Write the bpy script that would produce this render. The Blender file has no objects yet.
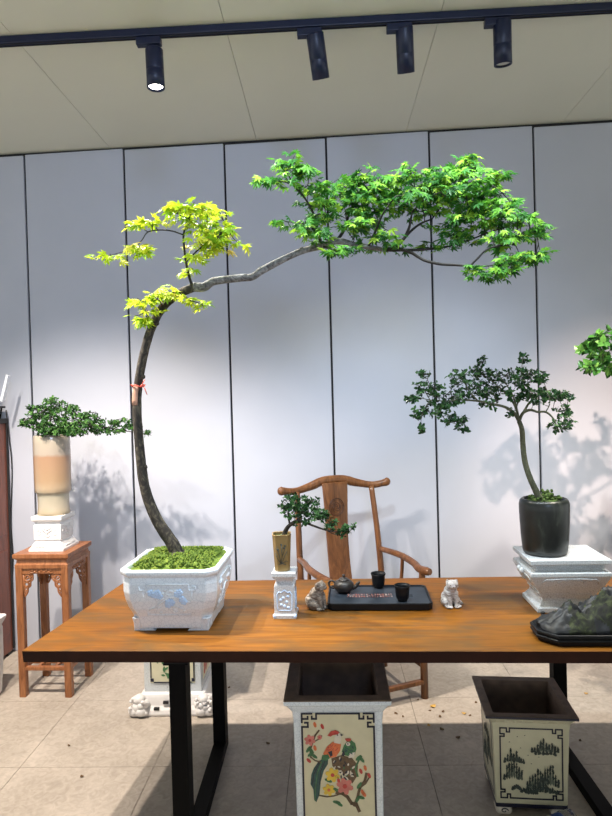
import bpy, math, random
from math import sin, cos, pi, radians
from mathutils import Vector as V, Matrix, noise
random.seed(7)
RN = random.Random(11)
C = bpy.context.scene.collection
# ------------------------------------------------------------------ camera (surveyed from the photograph)
H = 1.54; F = 613.0
YAW, PITCH, ROLL = 0.03589855, -0.01276066, 0.02699435
fw = V((-sin(YAW)*cos(PITCH), cos(YAW)*cos(PITCH), sin(PITCH)))
r0 = V((cos(YAW), sin(YAW), 0)); d0 = fw.cross(r0)
cr = cos(ROLL)*r0 + sin(ROLL)*d0; cd = -sin(ROLL)*r0 + cos(ROLL)*d0
CAM = V((0, 0, H))
def ray(u, v): return fw*F + cr*(u-306) + cd*(v-408)
def at(u, v, y):                       # the survey point seen at u,v that stands y metres into the room
    q = ray(u, v); return CAM + q*(y/q.y)
def on(u, v, z):                       # the survey point seen at u,v that lies at height z
    q = ray(u, v); return CAM + q*((z-H)/q.z)
WALL = 3.8; CEIL = 3.14; TT = 0.75
def ceil_z(x): return CEIL + .0145*(x+2.0)     # the ceiling rises a little towards one side
# ------------------------------------------------------------------ materials
def newmat(name):
    m = bpy.data.materials.new(name); m.use_nodes = True
    nt = m.node_tree; b = nt.nodes['Principled BSDF']
    return m, nt, b
def lk(nt, a, b): nt.links.new(a, b)
def plain(name, col, rough=0.5, metal=0.0, var=0.06, scale=30, bump=0.0, bscale=120, spec=0.5):
    m, nt, b = newmat(name)
    b.inputs['Roughness'].default_value = rough; b.inputs['Metallic'].default_value = metal
    b.inputs['Specular IOR Level'].default_value = spec
    tc = nt.nodes.new('ShaderNodeTexCoord'); n = nt.nodes.new('ShaderNodeTexNoise')
    n.inputs['Scale'].default_value = scale; n.inputs['Detail'].default_value = 5
    lk(nt, tc.outputs['Object'], n.inputs['Vector'])
    r = nt.nodes.new('ShaderNodeValToRGB'); r.color_ramp.elements[0].position = .3; r.color_ramp.elements[1].position = .7
    r.color_ramp.elements[0].color = (*[max(0, c*(1-var)) for c in col], 1); r.color_ramp.elements[1].color = (*[min(1, c*(1+var)) for c in col], 1)
    lk(nt, n.outputs['Fac'], r.inputs['Fac']); lk(nt, r.outputs['Color'], b.inputs['Base Color'])
    if bump:
        n2 = nt.nodes.new('ShaderNodeTexNoise'); n2.inputs['Scale'].default_value = bscale; n2.inputs['Detail'].default_value = 4
        lk(nt, tc.outputs['Object'], n2.inputs['Vector'])
        bp = nt.nodes.new('ShaderNodeBump'); bp.inputs['Strength'].default_value = bump; bp.inputs['Distance'].default_value = .004
        lk(nt, n2.outputs['Fac'], bp.inputs['Height']); lk(nt, bp.outputs['Normal'], b.inputs['Normal'])
    return m
def ramp_mat(name, stops, scale=(1, 1, 1), nscale=6, detail=6, dist=1.5, rough=.4, bump=0.1, coat=0, nrough=.6):
    m, nt, b = newmat(name); b.inputs['Roughness'].default_value = rough; b.inputs['Coat Weight'].default_value = coat
    tc = nt.nodes.new('ShaderNodeTexCoord'); mp = nt.nodes.new('ShaderNodeMapping'); mp.inputs['Scale'].default_value = scale
    n = nt.nodes.new('ShaderNodeTexNoise'); n.inputs['Scale'].default_value = nscale; n.inputs['Detail'].default_value = detail
    n.inputs['Distortion'].default_value = dist; n.inputs['Roughness'].default_value = nrough
    lk(nt, tc.outputs['Object'], mp.inputs['Vector']); lk(nt, mp.outputs['Vector'], n.inputs['Vector'])
    r = nt.nodes.new('ShaderNodeValToRGB'); e = r.color_ramp.elements
    while len(e) < len(stops): e.new(.5)
    for k, (p, c) in enumerate(stops): e[k].position = p; e[k].color = (*c, 1)
    lk(nt, n.outputs['Fac'], r.inputs['Fac']); lk(nt, r.outputs['Color'], b.inputs['Base Color'])
    if bump:
        bp = nt.nodes.new('ShaderNodeBump'); bp.inputs['Strength'].default_value = bump; bp.inputs['Distance'].default_value = .003
        lk(nt, n.outputs['Fac'], bp.inputs['Height']); lk(nt, bp.outputs['Normal'], b.inputs['Normal'])
    return m
def crackle(name, col, line, scale=70, rough=.22, amount=.6):
    m, nt, b = newmat(name); b.inputs['Roughness'].default_value = rough; b.inputs['Coat Weight'].default_value = .25
    tc = nt.nodes.new('ShaderNodeTexCoord'); vo = nt.nodes.new('ShaderNodeTexVoronoi'); vo.feature = 'DISTANCE_TO_EDGE'
    vo.inputs['Scale'].default_value = scale
    lk(nt, tc.outputs['Object'], vo.inputs['Vector'])
    r = nt.nodes.new('ShaderNodeValToRGB'); r.color_ramp.elements[0].position = .0; r.color_ramp.elements[1].position = .06
    c0 = [line[i]*amount + col[i]*(1-amount) for i in range(3)]
    r.color_ramp.elements[0].color = (*c0, 1); r.color_ramp.elements[1].color = (*col, 1)
    lk(nt, vo.outputs['Distance'], r.inputs['Fac']); lk(nt, r.outputs['Color'], b.inputs['Base Color'])
    return m
def leafmat(name, stops, trans=.35, rough=.45):
    m, nt, b = newmat(name); b.inputs['Roughness'].default_value = rough; b.inputs['Specular IOR Level'].default_value = .2
    g = nt.nodes.new('ShaderNodeNewGeometry'); r = nt.nodes.new('ShaderNodeValToRGB'); e = r.color_ramp.elements
    while len(e) < len(stops): e.new(.5)
    for k, (p, c) in enumerate(stops): e[k].position = p; e[k].color = (*c, 1)
    lk(nt, g.outputs['Random Per Island'], r.inputs['Fac']); lk(nt, r.outputs['Color'], b.inputs['Base Color'])
    t = nt.nodes.new('ShaderNodeBsdfTranslucent'); mx = nt.nodes.new('ShaderNodeMixShader'); mx.inputs[0].default_value = trans
    lk(nt, r.outputs['Color'], t.inputs['Color']); lk(nt, b.outputs[0], mx.inputs[1]); lk(nt, t.outputs[0], mx.inputs[2])
    out = nt.nodes['Material Output']; lk(nt, mx.outputs[0], out.inputs['Surface'])
    return m
def emit(name, col, s):
    m, nt, b = newmat(name); b.inputs['Base Color'].default_value = (*col, 1)
    b.inputs['Emission Color'].default_value = (*col, 1); b.inputs['Emission Strength'].default_value = s
    return m

M = {}
M['panel'] = plain('wall_panel_cloth', (.43, .45, .515), .75, var=.025, scale=3, bump=.12, bscale=420, spec=.25)
M['gap'] = plain('dark_gap', (.012, .012, .014), .8)
M['ceil'] = plain('ceiling_board', (.64, .64, .54), .6, var=.02, scale=2)
M['track'] = plain('navy_black_metal', (.006, .011, .036), .38, var=.1, spec=.4)
M['lens_off'] = plain('frosted_lens', (.55, .56, .55), .3)
M['lens_on'] = emit('lit_lens', (1, .97, .92), 14)
M['blackmetal'] = plain('black_powder_coat', (.0025, .0025, .003), .6, spec=.08)
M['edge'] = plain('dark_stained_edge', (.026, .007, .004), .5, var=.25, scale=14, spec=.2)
M['chairwood'] = ramp_mat('chair_elm', [(.3, (.075, .028, .009)), (.5, (.145, .057, .019)), (.7, (.225, .095, .034))], (14, 14, 1.6), 3, rough=.32, bump=.05)
M['standwood'] = ramp_mat('rosewood', [(.3, (.16, .055, .018)), (.5, (.27, .10, .036)), (.7, (.36, .15, .06))], (14, 14, 2), 3, rough=.35, bump=.05)
M['carve'] = plain('carved_recess', (.05, .016, .006), .5)
M['cabinet'] = ramp_mat('dark_red_wood', [(.3, (.11, .032, .018)), (.6, (.20, .062, .036)), (.8, (.25, .085, .048))], (10, 10, 1.5), 3, rough=.35, bump=.05)
M['white_glaze'] = crackle('white_crackle_glaze', (.74, .81, .88), (.30, .38, .50), 75, amount=.45)
M['white_glaze2'] = crackle('white_crackle_fine', (.60, .64, .67), (.22, .25, .27), 120, amount=.75)
M['blue_white'] = plain('pale_blue_glaze', (.50, .68, .93), .2, var=.06)
M['plaster'] = plain('white_ceramic', (.72, .70, .69), .35, var=.05, scale=25, bump=.15)
M['brown_clay'] = plain('brown_clay_inner', (.21, .145, .105), .75, var=.2, scale=25, bump=.2)
M['navyline'] = plain('navy_underglaze', (.012, .014, .035), .3)
M['cream'] = plain('cream_glaze', (.66, .62, .44), .28, var=.04)
M['cream2'] = plain('pale_olive_glaze', (.62, .60, .44), .28, var=.04)
M['tanpot'] = plain('tan_glaze', (.25, .165, .06), .3, var=.12, scale=20)
M['ink'] = plain('ink_brushwork', (.035, .05, .045), .5, var=.5, scale=90)
M['ink2'] = plain('ink_wash', (.12, .145, .115), .5, var=.5, scale=60)
M['darkpot'] = ramp_mat('dark_iron_glaze', [(.3, (.005, .006, .006)), (.55, (.014, .017, .015)), (.72, (.055, .065, .052))], (1, 1, .6), 9, rough=.33, bump=.1)
M['black'] = plain('matte_black_clay', (.006, .007, .009), .45, var=.2, spec=.25)
M['traytop'] = plain('slate_tray_face', (.022, .030, .042), .4, var=.4, scale=25, spec=.3)
M['pewter'] = plain('dark_clay_teapot', (.020, .016, .014), .42, var=.25, scale=40)
M['redtext'] = plain('red_carved_strokes', (.40, .14, .11), .5)
M['paletext'] = plain('pale_strokes', (.60, .45, .42), .5)
M['cat'] = ramp_mat('cat_ceramic', [(.38, (.085, .062, .046)), (.5, (.22, .185, .15)), (.62, (.36, .32, .28))], (1, 1, 3), 30, dist=3, rough=.45, bump=.1)
M['catpale'] = ramp_mat('pale_cat_ceramic', [(.36, (.16, .13, .12)), (.5, (.46, .44, .44)), (.62, (.60, .60, .62))], (1, 1, 3), 26, dist=3, rough=.4, bump=.1)
M['rock'] = ramp_mat('dark_stone', [(.35, (.002, .003, .004)), (.52, (.006, .008, .011)), (.72, (.028, .032, .040))], (1, 1, 1), 14, rough=.55, bump=.5)
M['rockmoss'] = ramp_mat('moss_on_stone', [(.40, (.003, .004, .003)), (.52, (.012, .017, .006)), (.72, (.06, .075, .028))], (1, 1, 1), 26, rough=.85, bump=.6)
M['moss'] = ramp_mat('moss', [(.3, (.022, .055, .004)), (.5, (.085, .15, .010)), (.72, (.22, .27, .03))], (1, 1, 1), 60, rough=.9, bump=.5)
M['soilmoss'] = ramp_mat('dark_moss', [(.3, (.02, .035, .008)), (.6, (.06, .11, .015)), (.8, (.12, .19, .03))], (1, 1, 1), 60, rough=.9, bump=.5)
M['bark'] = ramp_mat('dark_bark', [(.34, (.006, .0055, .005)), (.5, (.026, .022, .017)), (.66, (.115, .10, .07))], (1, 1, .6), 42, dist=1, rough=.85, bump=.7)
M['barkpale'] = ramp_mat('pale_bark', [(.35, (.055, .05, .048)), (.52, (.18, .175, .165)), (.68, (.34, .345, .33))], (1, 1, 1), 45, dist=1, rough=.8, bump=.6)
M['barkgreen'] = ramp_mat('smooth_green_bark', [(.3, (.04, .045, .025)), (.6, (.10, .105, .06)), (.8, (.17, .17, .11))], (1, 1, .6), 60, rough=.8, bump=.4)
M['twig'] = plain('twig_bark', (.020, .017, .013), .8, var=.3)
M['ribbon'] = plain('red_plastic_tie', (.62, .09, .06), .5)
M['wound'] = plain('pink_bark_scar', (.42, .24, .17), .8, var=.2)
M['maple'] = leafmat('maple_leaf_green', [(0, (.018, .085, .018)), (.4, (.05, .20, .03)), (.75, (.14, .36, .035)), (1, (.32, .52, .05))], .36)
M['maplelit'] = leafmat('lamplit_maple_leaf', [(0, (.20, .40, .02)), (.35, (.38, .54, .02)), (.75, (.60, .68, .04)), (.96, (.64, .66, .08)), (1, (.62, .45, .12))], .42)  # maple green made yellower and paler, lamp glare put into the colour
M['smallleaf'] = leafmat('small_dark_leaf', [(0, (.010, .035, .012)), (.5, (.022, .07, .022)), (1, (.06, .14, .04))], .18, .3)
M['boxleaf'] = leafmat('box_leaf', [(0, (.012, .045, .010)), (.5, (.03, .10, .02)), (1, (.09, .20, .045))], .22)
M['brightleaf'] = leafmat('bright_leaf', [(0, (.012, .05, .012)), (.5, (.035, .13, .022)), (1, (.14, .32, .06))], .25, .3)
M['deadleaf'] = plain('dry_yellow_leaf', (.62, .38, .10), .7, var=.2)
M['brownleaf'] = plain('dry_brown_leaf', (.13, .075, .035), .8, var=.3)
M['orange'] = plain('orange_enamel', (.68, .17, .06), .35, var=.15, scale=90)
M['red'] = plain('red_enamel', (.50, .055, .045), .35, var=.15, scale=90)
M['yellow'] = plain('yellow_enamel', (.72, .50, .06), .35, var=.1)
M['green'] = plain('green_enamel', (.05, .17, .07), .35, var=.25, scale=90)
M['teal'] = plain('teal_enamel', (.02, .075, .075), .35, var=.3, scale=90)
M['whiteen'] = plain('white_enamel', (.70, .66, .58), .35)
M['rose'] = plain('rose_enamel', (.62, .20, .17), .35, var=.15)
M['brownen'] = plain('brown_enamel', (.12, .075, .04), .4, var=.35, scale=120)
M['plastic'] = plain('white_plastic', (.72, .75, .80), .3)
M['cable'] = plain('black_rubber', (.012, .012, .013), .6)
M['bluecap'] = plain('blue_label', (.03, .10, .42), .35)
def glassmat():
    m, nt, b = newmat('clear_bottle_plastic'); b.inputs['Base Color'].default_value = (.93, .96, .97, 1)
    b.inputs['Roughness'].default_value = .05; b.inputs['Transmission Weight'].default_value = .95; b.inputs['IOR'].default_value = 1.35
    return m
M['clear'] = glassmat()
def tablemat():
    m, nt, b = newmat('honey_table_wood'); b.inputs['Roughness'].default_value = .5; b.inputs['Specular IOR Level'].default_value = .22
    tc = nt.nodes.new('ShaderNodeTexCoord')
    def nz(scale, ns, det, dist):
        mp = nt.nodes.new('ShaderNodeMapping'); mp.inputs['Scale'].default_value = scale
        n = nt.nodes.new('ShaderNodeTexNoise'); n.inputs['Scale'].default_value = ns; n.inputs['Detail'].default_value = det; n.inputs['Distortion'].default_value = dist
        lk(nt, tc.outputs['Object'], mp.inputs['Vector']); lk(nt, mp.outputs['Vector'], n.inputs['Vector']); return n
    g = nz((1.2, 14, 14), 4, 8, .8)
    r = nt.nodes.new('ShaderNodeValToRGB'); e = r.color_ramp.elements; e.new(.5)
    for k, (p, c) in enumerate([(.28, (.120, .041, .003)), (.5, (.185, .068, .005)), (.72, (.25, .096, .009))]): e[k].position = p; e[k].color = (*c, 1)
    lk(nt, g.outputs['Fac'], r.inputs['Fac'])
    w = nz((1.5, 4, 4), 2.2, 4, 1.2)                     # worn, greyed patches
    rw = nt.nodes.new('ShaderNodeValToRGB'); rw.color_ramp.elements[0].position = .46; rw.color_ramp.elements[1].position = .66
    rw.color_ramp.elements[0].color = (0, 0, 0, 1); rw.color_ramp.elements[1].color = (.9, .9, .9, 1)
    lk(nt, w.outputs['Fac'], rw.inputs['Fac'])
    mx = nt.nodes.new('ShaderNodeMix'); mx.data_type = 'RGBA'; mx.inputs[7].default_value = (.105, .056, .017, 1)
    lk(nt, rw.outputs['Color'], mx.inputs[0]); lk(nt, r.outputs['Color'], mx.inputs[6])
    lk(nt, mx.outputs[2], b.inputs['Base Color'])
    bp = nt.nodes.new('ShaderNodeBump'); bp.inputs['Strength'].default_value = .06; bp.inputs['Distance'].default_value = .003
    lk(nt, g.outputs['Fac'], bp.inputs['Height']); lk(nt, bp.outputs['Normal'], b.inputs['Normal'])
    return m
M['table'] = tablemat()
def floormat():
    m, nt, b = newmat('stone_floor_tile'); b.inputs['Roughness'].default_value = .6
    tc = nt.nodes.new('ShaderNodeTexCoord')
    n = nt.nodes.new('ShaderNodeTexNoise'); n.inputs['Scale'].default_value = 3.2; n.inputs['Detail'].default_value = 9; n.inputs['Roughness'].default_value = .65
    n2 = nt.nodes.new('ShaderNodeTexNoise'); n2.inputs['Scale'].default_value = 28; n2.inputs['Detail'].default_value = 6; n2.inputs['Distortion'].default_value = 1.5
    lk(nt, tc.outputs['Object'], n.inputs['Vector']); lk(nt, tc.outputs['Object'], n2.inputs['Vector'])
    mx = nt.nodes.new('ShaderNodeMix'); mx.data_type = 'FLOAT'; mx.inputs[0].default_value = .5
    lk(nt, n.outputs['Fac'], mx.inputs[2]); lk(nt, n2.outputs['Fac'], mx.inputs[3])
    r = nt.nodes.new('ShaderNodeValToRGB'); e = r.color_ramp.elements
    e[0].position = .32; e[0].color = (.30, .26, .215, 1); e[1].position = .66; e[1].color = (.49, .43, .37, 1)
    lk(nt, mx.outputs[0], r.inputs['Fac']); lk(nt, r.outputs['Color'], b.inputs['Base Color'])
    bp = nt.nodes.new('ShaderNodeBump'); bp.inputs['Strength'].default_value = .15; bp.inputs['Distance'].default_value = .003
    lk(nt, n2.outputs['Fac'], bp.inputs['Height']); lk(nt, bp.outputs['Normal'], b.inputs['Normal'])
    return m
M['floor'] = floormat()
M['grout'] = plain('dark_grout', (.05, .042, .035), .9)
def glazedpot():
    m, nt, b = newmat('banded_tan_glaze'); b.inputs['Roughness'].default_value = .28; b.inputs['Coat Weight'].default_value = .3
    tc = nt.nodes.new('ShaderNodeTexCoord'); sx = nt.nodes.new('ShaderNodeSeparateXYZ'); lk(nt, tc.outputs['Object'], sx.inputs[0])
    n = nt.nodes.new('ShaderNodeTexNoise'); n.inputs['Scale'].default_value = 9; n.inputs['Detail'].default_value = 4; lk(nt, tc.outputs['Object'], n.inputs['Vector'])
    ma = nt.nodes.new('ShaderNodeMath'); ma.operation = 'MULTIPLY_ADD'; ma.inputs[1].default_value = .07
    lk(nt, n.outputs['Fac'], ma.inputs[0]); lk(nt, sx.outputs['Z'], ma.inputs[2])
    mr = nt.nodes.new('ShaderNodeMapRange'); mr.inputs[1].default_value = .035; mr.inputs[2].default_value = .45; lk(nt, ma.outputs[0], mr.inputs[0])
    r = nt.nodes.new('ShaderNodeValToRGB'); e = r.color_ramp.elements
    st = [(0, (.40, .32, .20)), (.12, (.42, .36, .27)), (.27, (.37, .34, .26)), (.30, (.40, .31, .21)), (.45, (.34, .225, .13)), (.76, (.29, .17, .10)), (.80, (.31, .26, .21)), (1, (.31, .27, .21))]
    while len(e) < len(st): e.new(.5)
    for k, (p, c) in enumerate(st): e[k].position = p; e[k].color = (*c, 1)
    lk(nt, mr.outputs[0], r.inputs['Fac']); lk(nt, r.outputs['Color'], b.inputs['Base Color'])
    return m
M['banded'] = glazedpot()

# ------------------------------------------------------------------ mesh helpers
class MB:
    def __init__(s): s.v = []; s.f = []; s.m = []; s.s = []
    def add(s, vs, fs, mat=0, smooth=False):
        o = len(s.v); s.v += [tuple(p) for p in vs]
        for f in fs: s.f.append(tuple(o+i for i in f)); s.m.append(mat); s.s.append(smooth)
    def box(s, c, size, mat=0, rot=None):
        x, y, z = [k/2 for k in size]
        vs = [V((a*x, b*y, e*z)) for e in (-1, 1) for a, b in ((-1, -1), (1, -1), (1, 1), (-1, 1))]
        if rot is not None: vs = [rot @ p for p in vs]
        vs = [p + V(c) for p in vs]
        s.add(vs, [(3, 2, 1, 0), (4, 5, 6, 7), (0, 1, 5, 4), (1, 2, 6, 5), (2, 3, 7, 6), (3, 0, 4, 7)], mat)
    def bar(s, a, b, w, h, mat=0, up=V((0, 0, 1))):    # rectangular bar between two points
        a = V(a); b = V(b); t = (b-a).normalized(); x = t.cross(up)
        if x.length < 1e-4: x = V((1, 0, 0))
        x.normalize(); z = x.cross(t)
        vs = [p + x*(i*w/2) + z*(j*h/2) for p in (a, b) for i, j in ((-1, -1), (1, -1), (1, 1), (-1, 1))]
        s.add(vs, [(3, 2, 1, 0), (4, 5, 6, 7), (0, 1, 5, 4), (1, 2, 6, 5), (2, 3, 7, 6), (3, 0, 4, 7)], mat)
    def loft(s, rings, mat=0, smooth=False, cap0=True, cap1=True):
        n = len(rings[0]); vs = [p for r in rings for p in r]; fs = []
        for k in range(len(rings)-1):
            for i in range(n):
                j = (i+1) % n; fs.append((k*n+i, k*n+j, (k+1)*n+j, (k+1)*n+i))
        s.add(vs, fs, mat, smooth)
        if cap0: s.add(rings[0], [tuple(reversed(range(n)))], mat)
        if cap1: s.add(rings[-1], [tuple(range(n))], mat)
    def tube(s, pts, rad, n=8, mat=0, flat=1.0):
        pts = [V(p) for p in pts]
        if not hasattr(rad, '__len__'): rad = [rad]*len(pts)
        rings = []; x = None
        for k, p in enumerate(pts):
            t = (pts[min(k+1, len(pts)-1)] - pts[max(k-1, 0)])
            if t.length < 1e-9: t = V((0, 0, 1))
            t.normalize()
            if x is None:
                x = t.orthogonal().normalized()
            x = (x - t*x.dot(t))
            if x.length < 1e-6: x = t.orthogonal()
            x.normalize(); y = t.cross(x)
            rings.append([p + (x*cos(2*pi*i/n) + y*sin(2*pi*i/n)*flat)*rad[k] for i in range(n)])
        s.loft(rings, mat, True)
    def lathe(s, prof, n=32, mat=0, c=(0, 0, 0), smooth=True, cap0=True, cap1=True):
        rings = [[V((c[0]+r*cos(2*pi*i/n), c[1]+r*sin(2*pi*i/n), c[2]+z)) for i in range(n)] for r, z in prof]
        s.loft(rings, mat, smooth, cap0, cap1)
    def rect(s, prof, ch=0.0, mat=0, c=(0, 0, 0), cap0=True, cap1=True):   # prof of (half x, half y, z), chamfered corners
        rings = []
        for hx, hy, z in prof:
            k = ch if not hasattr(ch, '__len__') else ch[len(rings)]
            if k <= 0: pl = [(-hx, -hy), (hx, -hy), (hx, hy), (-hx, hy)]
            else: pl = [(-hx+k, -hy), (hx-k, -hy), (hx, -hy+k), (hx, hy-k), (hx-k, hy), (-hx+k, hy), (-hx, hy-k), (-hx, -hy+k)]
            rings.append([V((c[0]+a, c[1]+b, c[2]+z)) for a, b in pl])
        s.loft(rings, mat, False, cap0, cap1)
    def prism(s, poly, o, ax, ay, depth, mat=0):       # polygon in plane (ax, ay) at o, thickened along depth
        o = V(o); ax = V(ax); ay = V(ay); dp = V(depth); n = len(poly)
        a = [o + ax*p[0] + ay*p[1] for p in poly]; b = [p + dp for p in a]
        area = sum(poly[i][0]*poly[(i+1) % n][1] - poly[(i+1) % n][0]*poly[i][1] for i in range(n))
        s.add(a+b, [tuple(range(n)), tuple(reversed(range(n, 2*n)))] + [(i, i+n, (i+1) % n + n, (i+1) % n) for i in range(n)], mat)
    def ell(s, c, r, mat=0, nu=12, nv=8, rot=None):
        rings = []
        for k in range(nv+1):
            th = pi*k/nv; rr = max(sin(th), .01)
            ring = [V((r[0]*rr*cos(2*pi*i/nu), r[1]*rr*sin(2*pi*i/nu), -r[2]*cos(th))) for i in range(nu)]
            if rot is not None: ring = [rot @ p for p in ring]
            rings.append([p + V(c) for p in ring])
        s.loft(rings, mat, True)
    def build(s, name, mats, parent=None, bevel=0, seg=2, fix=True):
        if not isinstance(mats, (list, tuple)): mats = [mats]
        me = bpy.data.meshes.new(name); me.from_pydata(s.v, [], s.f)
        for m in mats: me.materials.append(m)
        me.polygons.foreach_set('material_index', s.m); me.polygons.foreach_set('use_smooth', s.s)
        me.update()
        if fix:
            import bmesh
            bm = bmesh.new(); bm.from_mesh(me); bmesh.ops.remove_doubles(bm, verts=bm.verts, dist=1e-6)
            bmesh.ops.recalc_face_normals(bm, faces=bm.faces); bm.to_mesh(me); bm.free()
        ob = bpy.data.objects.new(name, me); C.objects.link(ob)
        if parent: ob.parent = parent
        if bevel:
            md = ob.modifiers.new('edge', 'BEVEL'); md.width = bevel; md.segments = seg; md.limit_method = 'ANGLE'; md.angle_limit = radians(35)
        return ob
def thing(name, label, cat, loc=(0, 0, 0), rz=0, group=None):
    o = bpy.data.objects.new(name, None); C.objects.link(o); o.empty_display_size = .05
    o.location = loc; o.rotation_euler = (0, 0, rz); return tag(o, label, cat, group)
def tag(o, label=None, cat=None, group=None, kind=None):
    if label: o['label'] = label
    if cat: o['category'] = cat
    if group: o['group'] = group
    if kind: o['kind'] = kind
    return o
def spline(pts, k=6):
    pts = [V(p) for p in pts]; q = [pts[0]*2-pts[1]] + pts + [pts[-1]*2-pts[-2]]; out = []
    for i in range(1, len(q)-2):
        p0, p1, p2, p3 = q[i-1:i+3]
        for j in range(k):
            t = j/k; out.append(.5*((2*p1) + (p2-p0)*t + (2*p0-5*p1+4*p2-p3)*t*t + (3*p1-p0-3*p2+p3)*t**3))
    out.append(pts[-1]); return out
def lerp_r(rs, n):
    out = []
    for i in range(n):
        t = i*(len(rs)-1)/(n-1); k = min(int(t), len(rs)-2); out.append(rs[k]*(1-(t-k)) + rs[k+1]*(t-k))
    return out
def baked(ob):                          # keep the evaluated shape as plain mesh
    dg = bpy.context.evaluated_depsgraph_get(); me = bpy.data.meshes.new_from_object(ob.evaluated_get(dg)); ob.modifiers.clear(); old = ob.data; ob.data = me; bpy.data.meshes.remove(old); return ob

# ------------------------------------------------------------------ setting
X0 = -1.863; SP = 0.6311
w = MB(); w.box((0.2, WALL+.045, CEIL/2+.05), (8.6, .05, CEIL+.1)); wall = w.build('wall_back', M['gap']); tag(wall, kind='structure')
for k in range(-4, 10):
    a = X0 + SP*k + .006; b = a + SP - .012
    if b > 4.4: break
    p = MB(); dz = .004*((k*7) % 3)
    za, zb = ceil_z(a)-.016-dz, ceil_z(b)-.012-dz
    p.add([(a, WALL, 0), (b, WALL, 0), (b, WALL+.02, 0), (a, WALL+.02, 0), (a, WALL, za), (b, WALL, zb), (b, WALL+.02, zb), (a, WALL+.02, za)], [(3, 2, 1, 0), (4, 5, 6, 7), (0, 1, 5, 4), (1, 2, 6, 5), (2, 3, 7, 6), (3, 0, 4, 7)]); o = p.build('panel', M['panel'], wall, .004)
CS = [-4.12, -3.18, -2.24, -1.32, -.40, .525, 1.47, 2.41, 3.35, 4.29]
c = MB(); c.box((0.1, .2, ceil_z(.1)+.06), (8.6, 7.3, .06), rot=Matrix.Rotation(-.0145, 3, 'Y')); ceil = c.build('ceiling', M['gap']); tag(ceil, kind='structure')
for a, b in zip(CS, CS[1:]):
    p = MB(); p.box(((a+b)/2, .2, ceil_z((a+b)/2)+.015), (b-a-.0022, 7.25, .03), rot=Matrix.Rotation(-.0145, 3, 'Y')); p.build('board', M['ceil'], ceil)
fl = MB(); fl.box((0.1, .2, -.06), (8.6, 7.3, .1)); fo = fl.build('floor', M['grout']); tag(fo, kind='structure')
t = MB()
for i in range(-8, 8):
    for j in range(-10, 8):
        x = .38+.58*i; y = 2.56+.58*j
        if x < -4.1 or x > 3.7 or y+.58 > 4.4 or y < -3.4: continue
        t.box((x+.29, y+.29, -.005), (.578, .578, .01))
t.build('tile', M['floor'], fo)

# ------------------------------------------------------------------ track and spotlights
za = CEIL-.018
A = on(0, 42, za); B = on(612, 8, za)
A = on(0, 42, ceil_z(A.x)-.018); B = on(612, 8, ceil_z(B.x)-.018)
def track_z(x): return A.z + (B.z-A.z)*(x-A.x)/(B.x-A.x)
td = (B-A).normalized()
tr = thing('lighting_track', 'long black lighting track fixed across the pale ceiling', 'lighting track', (A+B)/2)
loc0 = (A+B)/2
q = MB(); q.bar(A-td*1.2-loc0, B+td*1.2-loc0, .036, .032); q.build('rail', M['track'], tr, .003)
q = MB()
for off in (-.008, .008): q.bar(A-td*1.2-loc0+V((0, off, -.017)), B+td*1.2-loc0+V((0, off, -.017)), .003, .004)
q.build('rail_lip', M['gap'], tr)
q = MB(); cpos = A+(B-A)*.315-loc0; q.bar(cpos, cpos+td*.12, .037, .024); q.build('joint_cover', M['track'], tr, .002)
ytr = (A.y+B.y)/2
def spot(u0, v0, u1, v1, tilt, lens, label):
    p0 = at(u0, v0, A.y + (B.y-A.y)*u0/612); y1 = p0.y + tilt
    p1 = at(u1, v1, y1)
    r = thing('track_spotlight', label, 'spotlight', (p0.x, p0.y, track_z(p0.x)-.0205), 0, 'spotlights on the ceiling track')
    L = V(r.location); a = p0-L; b = p1-L; ax = (b-a).normalized()
    m = MB(); m.bar(V((-.075, 0, -.016))+td*0, V((.032, 0, -.016+td.z*.1)), .034, .032); m.build('adapter', M['track'], r, .003)
    m = MB(); m.tube([V((.0, 0, -.03)), a+ax*.005], .010, 10); m.build('neck', M['track'], r)
    ln = (b-a).length; x = ax.orthogonal().normalized(); y = ax.cross(x); R = .038
    def ring(t, rr): return [a + ax*t + (x*cos(2*pi*i/28)+y*sin(2*pi*i/28))*rr for i in range(28)]
    m = MB(); m.loft([ring(0, R*.86), ring(.006, R), ring(ln*.55, R), ring(ln*.56, R*.985), ring(ln*.565, R), ring(ln, R), ring(ln, R*.86), ring(ln-.014, R*.8)], 0, True, True, True)
    m.build('lamp_body', M['track'], r)
    m = MB(); m.loft([ring(ln-.0135, R*.79), ring(ln-.008, R*.79)], 0, False); m.build('lens', lens, r)
    return L + b, ax
SL = []
SL.append(spot(154, 49, 156, 88, 0.0, M['lens_on'], 'lit black spotlight shining over the yellow leaves of the big maple'))
SL.append(spot(314.5, 32, 321, 79, .09, M['lens_off'], 'unlit black spotlight tipped sideways, next to the lit one on the track'))
SL.append(spot(404, 26, 406, 73, .09, M['lens_off'], 'black spotlight tipped straight back between two other unlit ones'))
SL.append(spot(502, 20, 503, 65, .03, M['lens_off'], 'unlit black spotlight showing its pale lens, above the dark potted tree'))

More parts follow.
